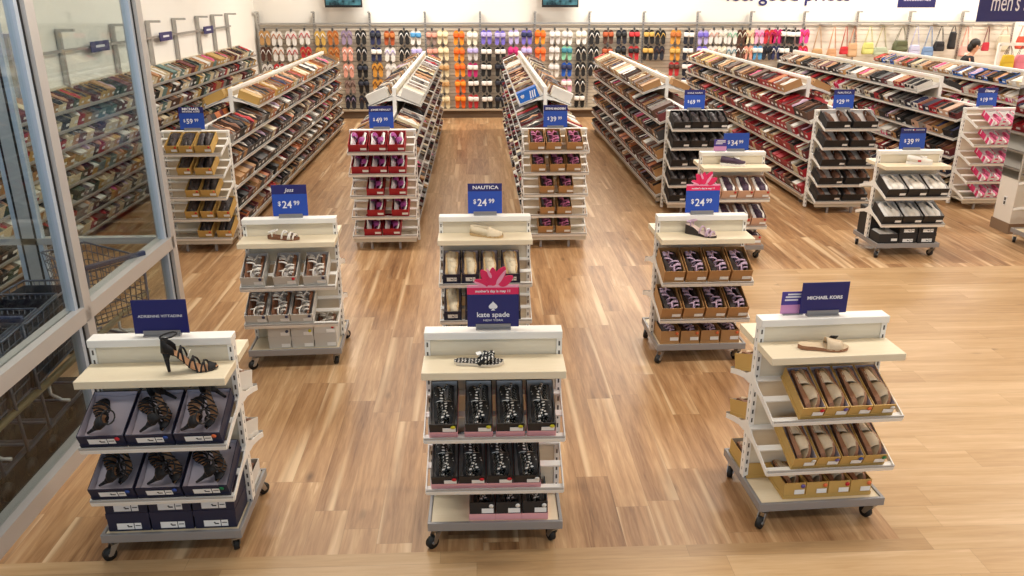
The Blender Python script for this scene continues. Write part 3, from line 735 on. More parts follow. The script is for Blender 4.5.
LINC={c:(TISSUE if c in('white','pale grey') else boxm(c)) for c in COLS}
for q,c in enumerate(cands):
    M=c['M']; w,d,h=c['w'],c['d'],c['h']
    if q<NI:
        kk=(c['c'],c['op'])
        if kk not in IND:
            if c['op']: r=open_box_mesh(.15,.27,.11).build('shoe_box',[boxm(c['c']),LINC[c['c']]]); lb=MB(); open_box_mesh(.154,.274,.02,lb,0,0,T((0,-.002,-.001)),.0018); lb.build('lid',boxm(c['c']),r,fix=False)
            else: r=MB().box(-.075,.075,0,.27,0,.10).build('shoe_box',boxm(c['c'])); lid_mesh(.15,.27,.086,.024).build('lid',boxm(c['c']),r)
            MB().box(.005,.06,-.0042,-.003,.04,.07).build('paper_label',PAPER,r)
            tag(r,'','shoe box'); IND[kk]=Proto(r)
        lvn='top shelf' if c['top'] else ORD[c['lev']]+' shelf up'
        if not c['top']: lvn=ORD[c['lev']]+' shelf up'
        sd='' if c['key'] in('G7','LW') else c['side']+' side, '
        ob_=IND[kk].place(M@Matrix.Diagonal((w/.15,d/.27,h/.11,1)),f"{c['c']} shoe box, {ORD[min(c['k'],len(ORD)-1)]} from near end, {lvn}, {sd}{c['rack']}",'shoe boxes on the '+c['rack'])
        if c['c']=='blue' and c['top'] and c['key']=='G3':
            st=MB()
            for k_ in range(3): st.prism([(.150+.030*k_,.012),(.164+.030*k_,.012),(.184+.030*k_,.085),(.170+.030*k_,.085)],.0752,.0762)
            for a_ in (-.55,0,.55): st.prism([(.060+math.sin(a_)*.024+.010*math.cos(t_)*math.cos(a_)+.018*math.sin(t_)*math.sin(a_),.040+math.cos(a_)*.024-.010*math.cos(t_)*math.sin(a_)+.018*math.sin(t_)*math.cos(a_)) for t_ in [2*PI*i_/12 for i_ in range(12)]],.0752,.0762)
            st.build('stripes_and_leaf_mark',PALEINK,ob_)
    else:
        ci=CI[c['c']]
        if c['op']: open_box_mesh(w,d,h,stuffb,ci,NC if random.random()<.14 else ci,M)
        else:
            stuffb.box(-w/2,w/2,0,d,0,h-.01,ci,M); lid_mesh(w,d,h-.024,.024,stuffb,ci if random.random()<.8 else CI['white'],M)
        if random.random()<.7: stuffb.box(.0,w*.42,-.004,-.002,.04,.07,NC+1,M)
    if c['op']:
        mi=random.choices(range(len(SHM)),SHW_)[0]
        for k in (-1,1): low_shoe(stuffs,M@T((k*w*.23,d/2+random.uniform(-.01,.01),h*.32+h*.25*random.random()))@RZ(random.uniform(-.1,.1)+(PI if k>0 else 0)),mi,.235,w*.46,h*.52+.02*random.random())
o=stuffb.build('shoe_box',[boxm(c) for c in COLS]+[TISSUE,PAPER],fix=False); o['kind']='stuff'; tag(o,'many more cardboard shoe boxes in rows filling the aisle racks and wall shelving','shoe boxes')
o=stuffs.build('shoe',SHM,fix=False); o['kind']='stuff'; tag(o,'many more shoes lying in the open boxes along the aisle racks','shoes')
print('aisle boxes',len(cands),'individual',NI)
# ------------------------------------------------------------------ signs on the fixtures
def spade_pts(s):
    pts=[]
    for i in range(25):            # inverted heart
        t=PI*2*i/24; x=16*math.sin(t)**3; y=13*math.cos(t)-5*math.cos(2*t)-2*math.cos(3*t)-math.cos(4*t)
        pts.append((x*s/32,-y*s/32))
    return pts[:-1]
def price_items(dollars,cents,w,z,s):
    s*=1.1; return [('$',s*.62,-w*.30,z+s*.24,'CENTER',.95,0,.0006),(dollars,s,-w*.225,z,'LEFT',.95,0,.001),(cents,s*.62,w*.105,z+s*.27,'LEFT',.95,0,.0006)]
def sign(M, w, h, label, face, header=None, items=(), head_items=(), lean=4, bow=None, group='signs on the fixtures', logo=None, foot=True, name='price_sign'):
    r=empty(name,M); tag(r,label,'sign',group)
    Lm=RX(math.radians(-lean)); hh=header[1] if header else 0
    MB().box(-w/2,w/2,-.002,.002,.012,h-hh).build('board',face,r,Lm,0)
    if foot:
        MB().box(-w*.34,w*.34,-.016,.016,0,.006).box(-w*.34,w*.34,-.006,-.003,.006,.028).box(-w*.34,w*.34,.003,.006,.006,.028).build('holder',GREY,r)
    if header: MB().box(-w/2,w/2,-.0025,.002,h-hh,h).build('header',header[0],r,Lm)
    its=list(items)+list(head_items)
    if its: text(its,'lettering',PALEINK,r,Lm@T((0,-.0032,0)))
    if logo: logo(r,Lm)
    if bow: bow(r,Lm,w,h)
    return r
def pink_bow(r,Lm,w,h):
    b=empty('gift_bow',Lm@T((0,-.0005,h))); b.parent=r
    MB().box(-w/2,w/2,-.003,.003,0,.012).build('ribbon_edge',PALEPINK,b)
    def loop(cx,cz,rx,rz,rot,mi,th=.003,inner=0):
        pts=[]
        n=18
        for i in range(n):
            a=2*PI*i/n; x=rx*math.cos(a); z=rz*math.sin(a)*(1-.35*math.cos(a))
            pts.append((cx+x*math.cos(rot)-z*math.sin(rot), cz+x*math.sin(rot)+z*math.cos(rot)))
        return pts
    for k,(cx,cz,rx,rz,rot,m) in enumerate(((-.030,.050,.045,.024,2.2,HOTPINK),(.034,.060,.048,.026,1.05,HOTPINK),(-.055,.025,.035,.016,2.75,HOTPINK),(.062,.035,.040,.022,.55,HOTPINK),(.0,.055,.045,.022,1.57,HOTPINK))):
        MB().prism(loop(cx,cz,rx,rz,rot,0),-.003-.001*k,.002-.001*k,0,None,'y').build('bow_loop',m,b)
    for k,(cx,cz,rx,rz,rot) in enumerate(((.040,.052,.042,.009,1.0),(-.062,.018,.036,.006,2.7),(-.018,.072,.026,.007,2.0))):
        MB().prism(loop(cx,cz,rx,rz,rot,0),-.0095,-.006,0,None,'y').build('ribbon_tail',PALEPINK,b)
def at_table(key,x=0,y=0): return TABLES[key][0]@T((x,y,1.066))
def spade_logo(r,Lm):
    m=MB().prism([(x,z+.118) for x,z in spade_pts(.042)],-.004,-.0025,0,None,'y')
    m.prism([(-.010,.094),(.010,.094),(.002,.106),(.002,.116),(-.002,.116),(-.002,.106)],-.004,-.0025,0,None,'y')
    m.build('spade_emblem',PALEINK,r,Lm)
sign(at_table('L',.006),.252,.178,'navy sign with thin white name lettering on the front left table',NAVY,None,[('ADRIENNE VITTADINI',.0185,0,.092,'CENTER',1.12)],lean=3,group=None,name='brand_sign')
sign(at_table('C',0),.246,.208,'navy sign with spade emblem, pink header and ribbon bow, front middle table',NAVY,(HOTPINK,.034),[('kate spade',.034,0,.062,'CENTER',1.08,0,.0006),('NEW YORK',.014,0,.040,'CENTER',1.3)],[("mother's day is may 11",.0165,0,.185,'CENTER',1.1,0,.0004)],4,pink_bow,None,spade_logo,name='brand_sign')
sign(at_table('R',-.005),.242,.176,'navy sign with bold white name lettering on the front right table',NAVY,None,[('MICHAEL KORS',.0235,0,.088,'CENTER',1.12,0,.0008)],lean=0,group=None,name='brand_sign')
def promo(M,label):
    r=empty('promo_card',M); tag(r,label,'sign')
    MB().box(-.064,.064,-.0015,.0015,.005,.052).build('lower_half',PALEPINK if False else mat('orchid_pink_card',(214,150,196),.5),r)
    MB().box(-.064,.064,-.0015,.0015,.052,.122).build('upper_half',mat('violet_card',(76,62,150),.5),r)
    m=MB()
    for z,a,b in ((.104,-.035,.05),(.090,-.045,.05),(.074,-.048,.02)): m.box(a,b,-.0025,-.0015,z,z+.008)
    m.build('printed_lines',PALEINK,r)
    MB().box(-.05,.05,-.012,.012,0,.005).build('holder',GREY,r)
promo(at_table('R',-.150,.025),'small violet and pink promo card beside the front right navy sign')
promo(at_table('34',-.13,.0),'small violet and pink promo card beside the $34.99 sign')
sign(at_table('2L',.012),.246,.236,'blue $24.99 sign with script header on the second-row left table',BLUE,(NAVY,.066),price_items('24','99',.246,.070,.066),[('Jess',.040,0,.186,'CENTER',1,.3)])
sign(at_table('2C',.003),.246,.230,'blue $24.99 sign with plain-lettered navy header on the second-row middle table',BLUE,(NAVY,.056),price_items('24','99',.246,.068,.066),[('NAUTICA',.034,.004,.190,'CENTER',1.25,0,.0006)])
sign(at_table('2R',.0),.246,.208,'blue $24.99 sign with pink header and bow, second-row right table',BLUE,(HOTPINK,.034),price_items('24','99',.246,.062,.068),[("mother's day is may 11",.0165,0,.184,'CENTER',1.1,0,.0004)],4,pink_bow)
sign(at_table('34',.03),.26,.182,'plain blue $34.99 sign without header',BLUE,None,price_items('34','99',.25,.058,.070))
def flag(r,Lm): MB().box(-.012,0,-.0045,-.003,.196,.208).build('flag_left',PALEINK,r,Lm); MB().box(0,.012,-.0045,-.003,.196,.208).build('flag_right',REDL,r,Lm)
sign(at_table('39',.01),.262,.222,'blue $39.99 sign above the white sneakers on the right',BLUE,(NAVY,.056),price_items('39','99',.255,.060,.068),[('TOMMY',.016,-.062,.196,'CENTER',1.5),('HILFIGER',.016,.066,.196,'CENTER',1.4)],4,None,'signs on the fixtures',flag)
def at_rack(key,x=0): return RACKS[key][0]@T((x,0,1.228))
for key,x,dl,hd in (('G1',-.02,'59',[('MICHAEL',.036,0,.206,'CENTER',1.2,0,.001),('MICHAEL KORS',.019,0,.185,'CENTER',1.35,0,.0006)]),('G2',-.01,'49',[('JONES HERAULT',.024,0,.192,'CENTER',1.15,0,.0006)]),
    ('G3',.01,'39',[('STEVE MADDEN',.028,0,.192,'CENTER',1.05,0,.0012)]),('G4',-.01,'69',[('COLE HAAN',.026,0,.192,'CENTER',1.25)]),('G5',-.01,'29',[('NAUTICA',.032,0,.190,'CENTER',1.2)]),('G6',-.08,'19',[('Disney',.040,.02,.188,'CENTER',1.1,.25,.001)])):
    sign(at_rack(key,x),.252,.238,f'blue ${dl}.99 sign with navy header on top of the {ERN[key]}',BLUE,(NAVY,.062),price_items(dl,'99',.252,.070,.064),hd)

# ------------------------------------------------------------------ display shoes on the tabletops
def on_table(key,x,y,rz,z=.943): return TABLES[key][0]@T((x,y,z))@RZ(rz)
heel_sandal(((.0,-.0,.075),0,1.2)).place(on_table('L',.16,-.125,-1.45)@Matrix.Scale(1.12,4),'black strappy high-heeled sandal displayed on the front left tabletop')
dot_flip(((.0,.0,.052),.3,.2)).place(on_table('C',-.07,-.125,-1.62),'black polka dot flip-flop with bow displayed on the front middle tabletop')
r=slide(BEIGE,mat('tan_edge',(150,104,74),.6),BEIGE).place(on_table('R',-.045,-.13,-1.75),'beige wide-band slide displayed on the front right tabletop')
MB().box(-.03,.03,-.018,.018,0,.004).build('black_tag',PRINT,r,T((-.03,.05,.045))@RY(-.7))
r=strappy(WHL,BRWN,BRWN,tagged=((0,.02,.05),.3,.3)).place(on_table('2L',-.03,-.12,-1.8),'brown sandal with white straps displayed on the second-row left tabletop')
closed(IVORY,mat('jute',(196,164,118),.8),BRWN).place(on_table('2C',.01,-.12,-1.9),'ivory slip-on shoe displayed on the second-row middle tabletop')
strappy(LIL,DKSOLE,mat('pale_insole',(220,200,190),.6),.055,tagged=((.0,.05,.055),.3,.3)).place(on_table('2R',-.03,-.12,-2.2),'lilac heeled sandal with white tag displayed on the second-row right tabletop')
closed(PLUMF,WRUB,DKSH,'sneaker',((0,.05,.075),.2,.3),True,.024).place(on_table('34',-.02,-.11,-1.75),'dark plum sneaker with white sole displayed on the $34.99 tabletop')
closed(WHL,WRUB,mat('grey_lining',(150,150,152),.7),'sneaker',((0,.05,.075),.2,.3),True,.024,REDL).place(on_table('39',.05,-.12,-1.8),'white sneaker with red side mark displayed on the right-hand tabletop')

# ------------------------------------------------------------------ back wall: slatwall bays, uprights, rail
GREIGE=mat('slatwall_greige',(200,188,170),.6); GROOVE=mat('slat_groove',(138,126,112),.7)
SP=1.1527; X0=-4.518; YB=BY-.05
UPM=MB().box(-.02,.02,-.03,.03,0,2.17,0).box(-.02,.02,-.20,-.03,2.15,2.18,0)
z=.3
while z<2.1: UPM.box(-.006,.006,-.0312,-.0295,z,z+.022,1); z+=.05
hookm=MB().tube([(0,0,0),(0,-.13,.004),(0,-.14,.02)],.004,5).box(-.012,.012,-.004,.0,-.03,.02)
um=UPM.mesh('upright',[SILVER,SLOT]); hm=hookm.mesh('peg_hook',SILVER)
ROWZ=[1.86,1.53,1.20,.87,.54]
NBAY=14; BAYC=[]
slm=MB().box(-SP/2+.02,SP/2-.02,.0,.02,.2,1.92,1)
z=.2
while z<1.9: slm.box(-SP/2+.02,SP/2-.02,-.012,.0,z,z+.066,0); z+=.075
slmesh=slm.mesh('slat_panel',[GREIGE,GROOVE])
slm2=MB().box(-SP/2+.02,SP/2-.02,.0,.02,.2,1.92,0)
WSL=mat('white_slat',(238,230,216),.6)
z=.2
while z<1.9: slm2.box(-SP/2+.02,SP/2-.02,-.012,.0,z,z+.135,0); z+=.15
slmesh2=slm2.mesh('slat_panel',[WSL])
for b in range(NBAY+1):
    x=X0+b*SP
    r=empty('slatwall_bay',T((x+SP/2,YB-.03,0)))
    tag(r,f'{ORD[b]} bay from the left of the back wall, {"grey slats" if b<9 else "white slats"}','wall bay','bays of the back wall')
    if b<NBAY: link('slat_panel',slmesh if b<9 else slmesh2,r)
    link('upright',um,r,T((-SP/2,.0,0)))
    BAYC.append(r)
struct(MB().box(X0,X0+NBAY*SP,YB-.10,YB-.085,1.925,1.955).box(X0,X0+NBAY*SP,YB-.10,YB-.09,1.855,1.865).build('trim_1',SILVER))
o=MB().box(X0,X0+NBAY*SP,17.65,BY,.155,.185,0).build('base_deck',mat('greige_deck',(188,170,146),.5))
struct(o); o.name='trim_2'
struct(MB().box(X0,X0+NBAY*SP,17.68,BY-.02,0,.155).build('trim_3',mat('brown_kick',(98,78,60),.6)))

# ------------------------------------------------------------------ flip-flops hanging in pairs on the back wall
FC={'navy':(40,46,86),'black':(24,24,26),'white':(236,232,226),'tan':(196,150,96),'gold':(206,166,84),'orange-brown':(186,108,48),'rust':(176,84,44),'grey-violet':(150,132,160),'pinkish':(228,160,140),'red':(200,50,56),
 'cream':(236,220,180),'orange':(250,150,40),'deep orange':(240,104,30),'ivory':(240,234,210),'lilac':(190,178,230),'purple':(124,110,206),'magenta':(196,30,110),'hot pink':(236,70,150),'pale pink':(238,176,206),'mint':(140,206,170),'blue':(26,90,190),'brown':(84,50,38),'dark navy':(32,36,50),'coral':(250,130,80),'pale grey':(214,210,208),'taupe':(150,126,116),'teal':(60,130,150),'sky blue':(80,150,200),'amber':(214,150,60)}
def fm(c): return mat('foam_'+c.replace(' ','_').replace('-','_'),FC[c],.6)
PAIRM={}
def pair_proto(sole,strap,kind):
    k=(sole,strap,kind)
    if k in PAIRM: return PAIRM[k]
    r=MB().box(-.02,.02,-.004,.004,-.02,.03).tube([(0,0,.03),(0,0,.045)],.003,5).build('flip_flop_pair',mat('clear_hanger',(70,70,72),.4))
    a=Last(.295,.124,.0,.02)
    for sd in (-1,1):
        M=T((sd*.060,-.012,-.155))@RX(PI/2)@RZ(sd*.05)
        so=a.sole(MB(),0,0,True).build('sole',fm(sole),r,M)
        s=MB()
        if kind=='slide': a.band(s,.16,.48,.032,.046,0,6,3)
        else:
            p0=(0,a.y(.2),a.z(.2))
            for q in (-1,1):
                l,rr=a.st(.52); s.tube([p0,(q*.02,a.y(.3),.045),(q*rr,a.y(.54),a.z(.5))],.008,5)
        s.build('strap',fm(strap),so)
    tag(r,'','flip-flops'); p=Proto(r); PAIRM[k]=p; return p
# columns of each bay, x in photo order, each with (sole, strap, kind) per row
V='slide'; F='thong'
def col(x,*rows): return (x,rows)
COLSX=[
 col(-4.38,('tan','white',F),('brown','white',F),('white','brown',F)), col(-4.13,('white','orange-brown',F),('white','orange-brown',F),('red','white',F)),
 col(-3.84,('white','red',F),('white','red',F),('tan','red',F)), col(-3.56,('white','red',F),('red','tan',F),('tan','white',F)),
 col(-3.24,('gold','white',F),('gold','tan',F),None), col(-2.98,('orange-brown','tan',F),('orange-brown','tan',F),None),
 col(-2.69,('grey-violet','taupe',F),('pinkish','white',F),('pinkish','white',F),('taupe','brown',F),('dark navy','grey-violet',F)), col(-2.40,('black','pale grey',F),('black','pale grey',F),('black','dark navy',V),('black','dark navy',V),('dark navy','brown',F)),
 col(-2.09,('navy','dark navy',V),('navy','white',V),('amber','brown',F),('amber','brown',F)), col(-1.80,('rust','orange-brown',V),('white','lilac',F),('white','pale grey',F)),
 col(-1.50,('black','white',F),('black','white',F),None), col(-1.25,('white','sky blue',V),('white','lilac',V),None),
 col(-.92,('taupe','pinkish',V),('taupe','pinkish',V),None), col(-.69,('cream','cream',V),('cream','cream',V),('cream','tan',V),('cream','tan',V),('cream','cream',V)),
 col(-.35,('orange','deep orange',V),('orange','deep orange',V),('orange','deep orange',V),('deep orange','orange',V),('deep orange','orange',V)), col(-.07,('ivory','white',V),('pale grey','lilac',V),('magenta','white',V),('black','white',V),('red','white',V)),
 col(.22,('purple','lilac',V),('black','white',V),('black','white',V),('black','white',V),('black','white',V)), col(.51,('purple','lilac',V),('black','white',V),('black','dark navy',V),('black','dark navy',V),('black','dark navy',V)),
 col(.79,('lilac','white',V),('hot pink','magenta',V),None,None,('black','dark navy',V)), col(1.07,('purple','navy',V),('pale pink','lilac',V),None),
 col(1.36,('orange','deep orange',V),('coral','deep orange',V),None), col(1.66,('pale grey','white',V),('white','pale grey',V),('white','pale grey',V)),
 col(1.93,('white','pale grey',V),('mint','teal',V),('blue','navy',V),('pale pink','white',V)), col(2.22,('white','ivory',V),('black','white',F),('black','white',F),('black','white',F),('black','white',V)),
 col(2.50,('black','white',F),('black','white',F),('black','pale grey',F),None), col(2.79,('brown','rust',V),('brown','rust',V),None), col(3.07,('dark navy','black',V),('dark navy','black',V),None), col(3.35,('black','red',V),('red','black',V),None),
 col(3.66,('black','gold',V),('black','gold',V),None), col(3.90,('black','gold',F),('dark navy','brown',F),None), col(4.24,('amber','orange-brown',V),('amber','gold',V),('red','brown',V)), col(4.52,('dark navy','white',V),('dark navy','white',V),('dark navy','white',V),('navy','white',V)),
 col(4.82,('lilac','purple',V),('purple','lilac',V)), col(5.05,('white','pinkish',F),('white','pinkish',F)), col(5.24,('white','ivory',F),('ivory','white',F)), col(5.45,('white','mint',F),('white','teal',F)), col(5.66,('brown','ivory',F),('brown','white',F)),
 col(5.80+.02,('cream','pinkish',F),('pinkish','cream',F)), col(6.02,('pale pink','hot pink',F),('sky blue','white',V)), col(6.24,('red','magenta',F),('dark navy','black',F)), col(6.42,('magenta','red',F),('navy','white',F)), col(6.60,('black','white',V),('black','white',V),('black','dark navy',F)), col(6.80,('black','white',V),('black','dark navy',F),('black','white',F)), col(7.0,('hot pink','red',F),('red','hot pink',F))]
for ci,(x,rows) in enumerate(COLSX):
    b=min(NBAY-1,max(0,int((x-X0)//SP)))
    for ri,sp in enumerate(rows):
        if not sp: continue
        z=ROWZ[ri]+random.uniform(-.01,.01)
        link('peg_hook',hm,BAYC[b],BAYC[b].matrix_basis.inverted()@T((x,YB-.045,z)))
        s,st_,k=sp
        pair_proto(s,st_,k).place(T((x,YB-.15,z-.045))@RY(random.uniform(-.05,.05)),f'{s} {"flip-flops" if k==F else "slides"}, {st_} straps, {ORD[ri]} row, {ORD[ci]} column on back wall','flip-flops on the back wall')

# ------------------------------------------------------------------ handbags on the right part of the back wall
def handbag(M,label,c,size,strap_h,strapc=None,group='handbags on the back wall',slim=1):
    w,d,h=size
    bm_=bmesh.new(); 
    mb=MB()
    sec=[(0,.86),(.15,1.0),(.6,.96),(.9,.84),(1,.7)]
    vs=[];n=10
    for t,k in sec:
        for j in range(n):
            a=2*PI*j/n; ca,sa=math.cos(a),math.sin(a)
            vs.append((math.copysign(abs(ca)**.5,ca)*w/2*k, math.copysign(abs(sa)**.6,sa)*d/2*(1.15-.55*t), h*t))
    fs=[(i*n+j,i*n+(j+1)%n,(i+1)*n+(j+1)%n,(i+1)*n+j) for i in range(len(sec)-1) for j in range(n)]+[tuple(range(n))[::-1],tuple(range(4*n,5*n))]
    mb.add(vs,fs,0,None,True)
    r=mb.build('handbag',c)
    st=strapc or c
    for sy in (-1,1):
        MB().tube([(-w*.34,sy*d*.2,h*.9),(-w*.16,sy*d*.12,h+strap_h*.6),(-.012,0,h+strap_h*.97),(.012,0,h+strap_h*.97),(w*.16,sy*d*.12,h+strap_h*.6),(w*.34,sy*d*.2,h*.9)],.005,5).build('strap',st,r)
    MB().prism([(-w*.36,h*.55),(w*.36,h*.55),(w*.33,h*.93),(-w*.33,h*.93)],-d*.5,-d*.40,0,None,'y').build('flap',c,r)
    MB().tube([(0,.0,h+strap_h*.95),(0,.18 if M.translation.y>17 else .015,h+strap_h*.95)],.006,5).build('hook_ring',SILVER,r)
    tag(r,label,'handbag',group); r.matrix_basis=M; return r
def bagm(c): return mat('bag_%d_%d_%d'%c,c,.5)
for x,zb,c,sz,sc,desc in (
 (7.30,1.22,(196,156,110),(.26,.10,.20),(206,166,120),'tan shoulder bag with long thin straps'),(7.62,1.22,(206,156,116),(.22,.10,.20),(214,150,100),'orange-tan shoulder bag with long straps'),
 (7.88,1.30,(196,40,50),(.18,.10,.16),(190,80,60),'small red bag on a long strap'),(8.06,1.25,(204,164,124),(.22,.12,.28),(220,140,104),'tan bucket bag with orange strap'),
 (8.40,1.30,(204,204,120),(.26,.12,.24),(206,206,140),'lime yellow bag with chain strap'),(8.68,1.28,(176,186,160),(.34,.10,.16),(180,170,120),'sage green clutch bag on a strap'),
 (9.10,1.36,(92,96,66),(.34,.16,.22),(100,96,66),'olive green slouchy bag'),(9.42,1.25,(196,196,224),(.26,.10,.24),(200,200,230),'pale lavender bag'),(9.72,1.25,(120,150,190),(.26,.10,.20),(120,150,196),'blue bag with long straps'),
 (9.95,1.36,(28,28,34),(.24,.12,.20),(40,40,44),'black square bag'),(10.22,1.40,(26,26,30),(.16,.10,.36),(30,30,34),'tall black bag'),(10.52,1.25,(226,170,160),(.22,.10,.22),(226,150,130),'blush bag with coral straps'),
 (10.62,1.14,(238,232,222),(.30,.12,.20),(238,232,222),'white bag hanging low'),(10.98,1.36,(190,40,60),(.16,.08,.18),(120,30,44),'dark red bag with long strap'),(11.36,1.35,(206,196,170),(.28,.12,.34),(206,190,160),'beige tote bag'),(11.74,1.40,(204,80,60),(.20,.10,.26),(204,80,60),'brick red tote')):
    handbag(T((x,YB-.22,zb)),desc+' hanging on the back wall',bagm(c),sz,1.88-zb-sz[2],bagm(sc))
m=MB()
for x in (7.42,8.05,8.75,9.3,9.9,10.5,11.1): MB().box(x-.10,x+.10,YB-.30,YB-.10,1.895,1.92).build('bag_hanger_arm',SILVER,BAYC[min(NBAY-1,int((x-X0)//SP))],BAYC[min(NBAY-1,int((x-X0)//SP))].matrix_basis.inverted())
# free-standing bag rack in front
BR=(10.32,15.0)
r=empty('bag_rack',T((BR[0],BR[1],0))); tag(r,'free-standing white rack of bright bags at the upper right','bag rack')
MB().box(-.75,.9,-.03,.03,1.64,1.69).build('top_rail',WHITE,r)
for x in (-.74,.89): MB().box(x-.02,x+.02,-.03,.03,0,1.66).box(x-.02,x+.02,-.3,.3,0,.04).build('stand',WHITE,r)
for i,(x,c,d) in enumerate(((-.55,(224,190,50),'yellow'),(-.30,(226,130,150),'rose pink'),(-.05,(214,216,90),'lime'),(.2,(222,222,120),'pale lime'),(.45,(228,170,140),'peach'),(.68,(226,160,130),'salmon'))):
    handbag(T((BR[0]+x,BR[1]-.02,1.20)),f'{d} bag hanging on the free-standing rack at upper right',bagm(c),(.24,.13,.28),.17,SLOT,'bags on the free-standing rack')
    
# ------------------------------------------------------------------ left wall: uprights, rail, small signs
for i,y in enumerate((8.4,9.45,10.85,12.02,13.06,14.14,14.98,15.82)):
    r=MB().box(0,.05,-.02,.02,1.40,2.2,0).box(.05,.20,-.02,.02,2.17,2.2,0).build('wall_upright',SILVER,None,T((LXW+.01,y,0)))
    tag(r,f'grey metal wall upright above the left wall shelves, {ORD[i]} from the front','wall upright','left wall uprights')
struct(MB().box(LXW+.06,LXW+.075,6.6,15.9,1.955,1.985).build('trim_4',SILVER))
for i,(y,w) in enumerate(((8.0,.5),(10.3,.5),(12.5,.5),(14.5,.5))):
    r=MB().box(0,.008,-w/2,w/2,-.06,.06).build('shelf_sign',NAVY,None,T((LXW+.085,y,1.965)))
    MB().box(.008,.0095,-.12,.12,-.012,.016).build('printed_line',PALEINK,r)
    tag(r,f'small navy sign on the left wall rail, {ORD[i]} from the front','sign','navy signs on the left wall rail')

# ------------------------------------------------------------------ glazing and vestibule on the left
FRAME=mat('anodised_frame',(196,194,192),.4,.35); GASK=mat('black_gasket',(20,20,22),.6)
def glassmat():
    m=bpy.data.materials.new('clear_glass'); m.use_nodes=True; nt=m.node_tree; N=nt.nodes; L=nt.links; N.remove(N['Principled BSDF'])
    t=N.new('ShaderNodeBsdfTransparent'); t.inputs[0].default_value=(.90,.93,.92,1); g=N.new('ShaderNodeBsdfGlossy'); g.inputs['Roughness'].default_value=.02
    x=N.new('ShaderNodeMixShader'); ge=N.new('ShaderNodeNewGeometry'); dt=N.new('ShaderNodeVectorMath'); dt.operation='DOT_PRODUCT'
    L.new(ge.outputs['Normal'],dt.inputs[0]); L.new(ge.outputs['Incoming'],dt.inputs[1])
    prev=dt.outputs['Value']
    for op,v in (('ABSOLUTE',None),('SUBTRACT',1.0),('POWER',5.0),('MULTIPLY',.5),('ADD',.035)):
        q=N.new('ShaderNodeMath'); q.operation=op
        if op=='SUBTRACT': q.inputs[0].default_value=v; L.new(prev,q.inputs[1])
        else:
            L.new(prev,q.inputs[0])
            if v is not None: q.inputs[1].default_value=v
        prev=q.outputs[0]
    L.new(prev,x.inputs[0]); L.new(t.outputs[0],x.inputs[1]); L.new(g.outputs[0],x.inputs[2]); L.new(x.outputs[0],N['Material Output'].inputs[0]); return m
GLASS=glassmat(); GX=-2.40
def glazing(name,M,L,posts,rails,panes,th=.11):
    """runs along local +x from 0 to L"""
    r=struct(empty(name,M)); 
    for x in posts:
        p=MB().box(x-.045,x+.045,-th/2,th/2,0,CZ).build('mullion',FRAME,r)
        for sx in (-1,1):
            MB().box(x+sx*.053-.008,x+sx*.053+.008,-.030,.030,0,CZ).build('gasket',GASK,p)
            MB().box(x+sx*.079-.018,x+sx*.079+.018,-.026,.026,0,CZ).build('glazing_bead',mat('daylight_tinted_bead',(196,208,224),.35,.2),p)  # bluish daylight on the frame is put into the bead's colour
    for z0,z1,a,b in rails: MB().box(a,b,-th/2,th/2,z0,z1).build('rail',FRAME,r)
    for z0,z1,a,b in panes: MB().box(a,b,-.006,.006,z0,z1).build('glass_pane',GLASS,r)
    return r
PX=[.2,1.65,3.1,4.60,6.06]
glazing('window_1',T((GX,0,0))@RZ(PI/2),6.1,PX,[(.735,.83,.2,6.06),(0,.10,.2,6.06)],[(z0,z1,a+.045,b-.045) for a,b in zip(PX,PX[1:]) for z0,z1 in ((.83,CZ),(.10,.735))])
QX=[.0,1.22,2.16]
glazing('window_2',T((LXW,6.06,0)),2.2,[1.18],[(.775,.825,0,2.13),(0,.05,0,2.13)],[(z0,z1,a,b) for a,b in ((0.02,1.13),(1.23,2.13)) for z0,z1 in ((.825,CZ),(.05,.775))],.06)
struct(MB().box(-8,GX-.06,FY,5.3,.0,.012).build('trim_5',mat('dark_entrance_mat',(20,19,20),.9)))
r=MB().tube([(GX-.16,.3,.42),(GX-.16,5.95,.42)],.022,10).build('bumper_rail',mat('brushed_bronze',(150,142,112),.4,.6))
for y in (.8,2.0,3.2,3.75,4.4,5.4): MB().tube([(GX-.16,y,.42),(GX-.16,y,.34),(GX-.10,y,.30),(GX-.055,y,.30)],.010,6).build('rail_bracket',FRAME,r)
tag(r,'long low metal bumper rail behind the glazing','bumper rail')
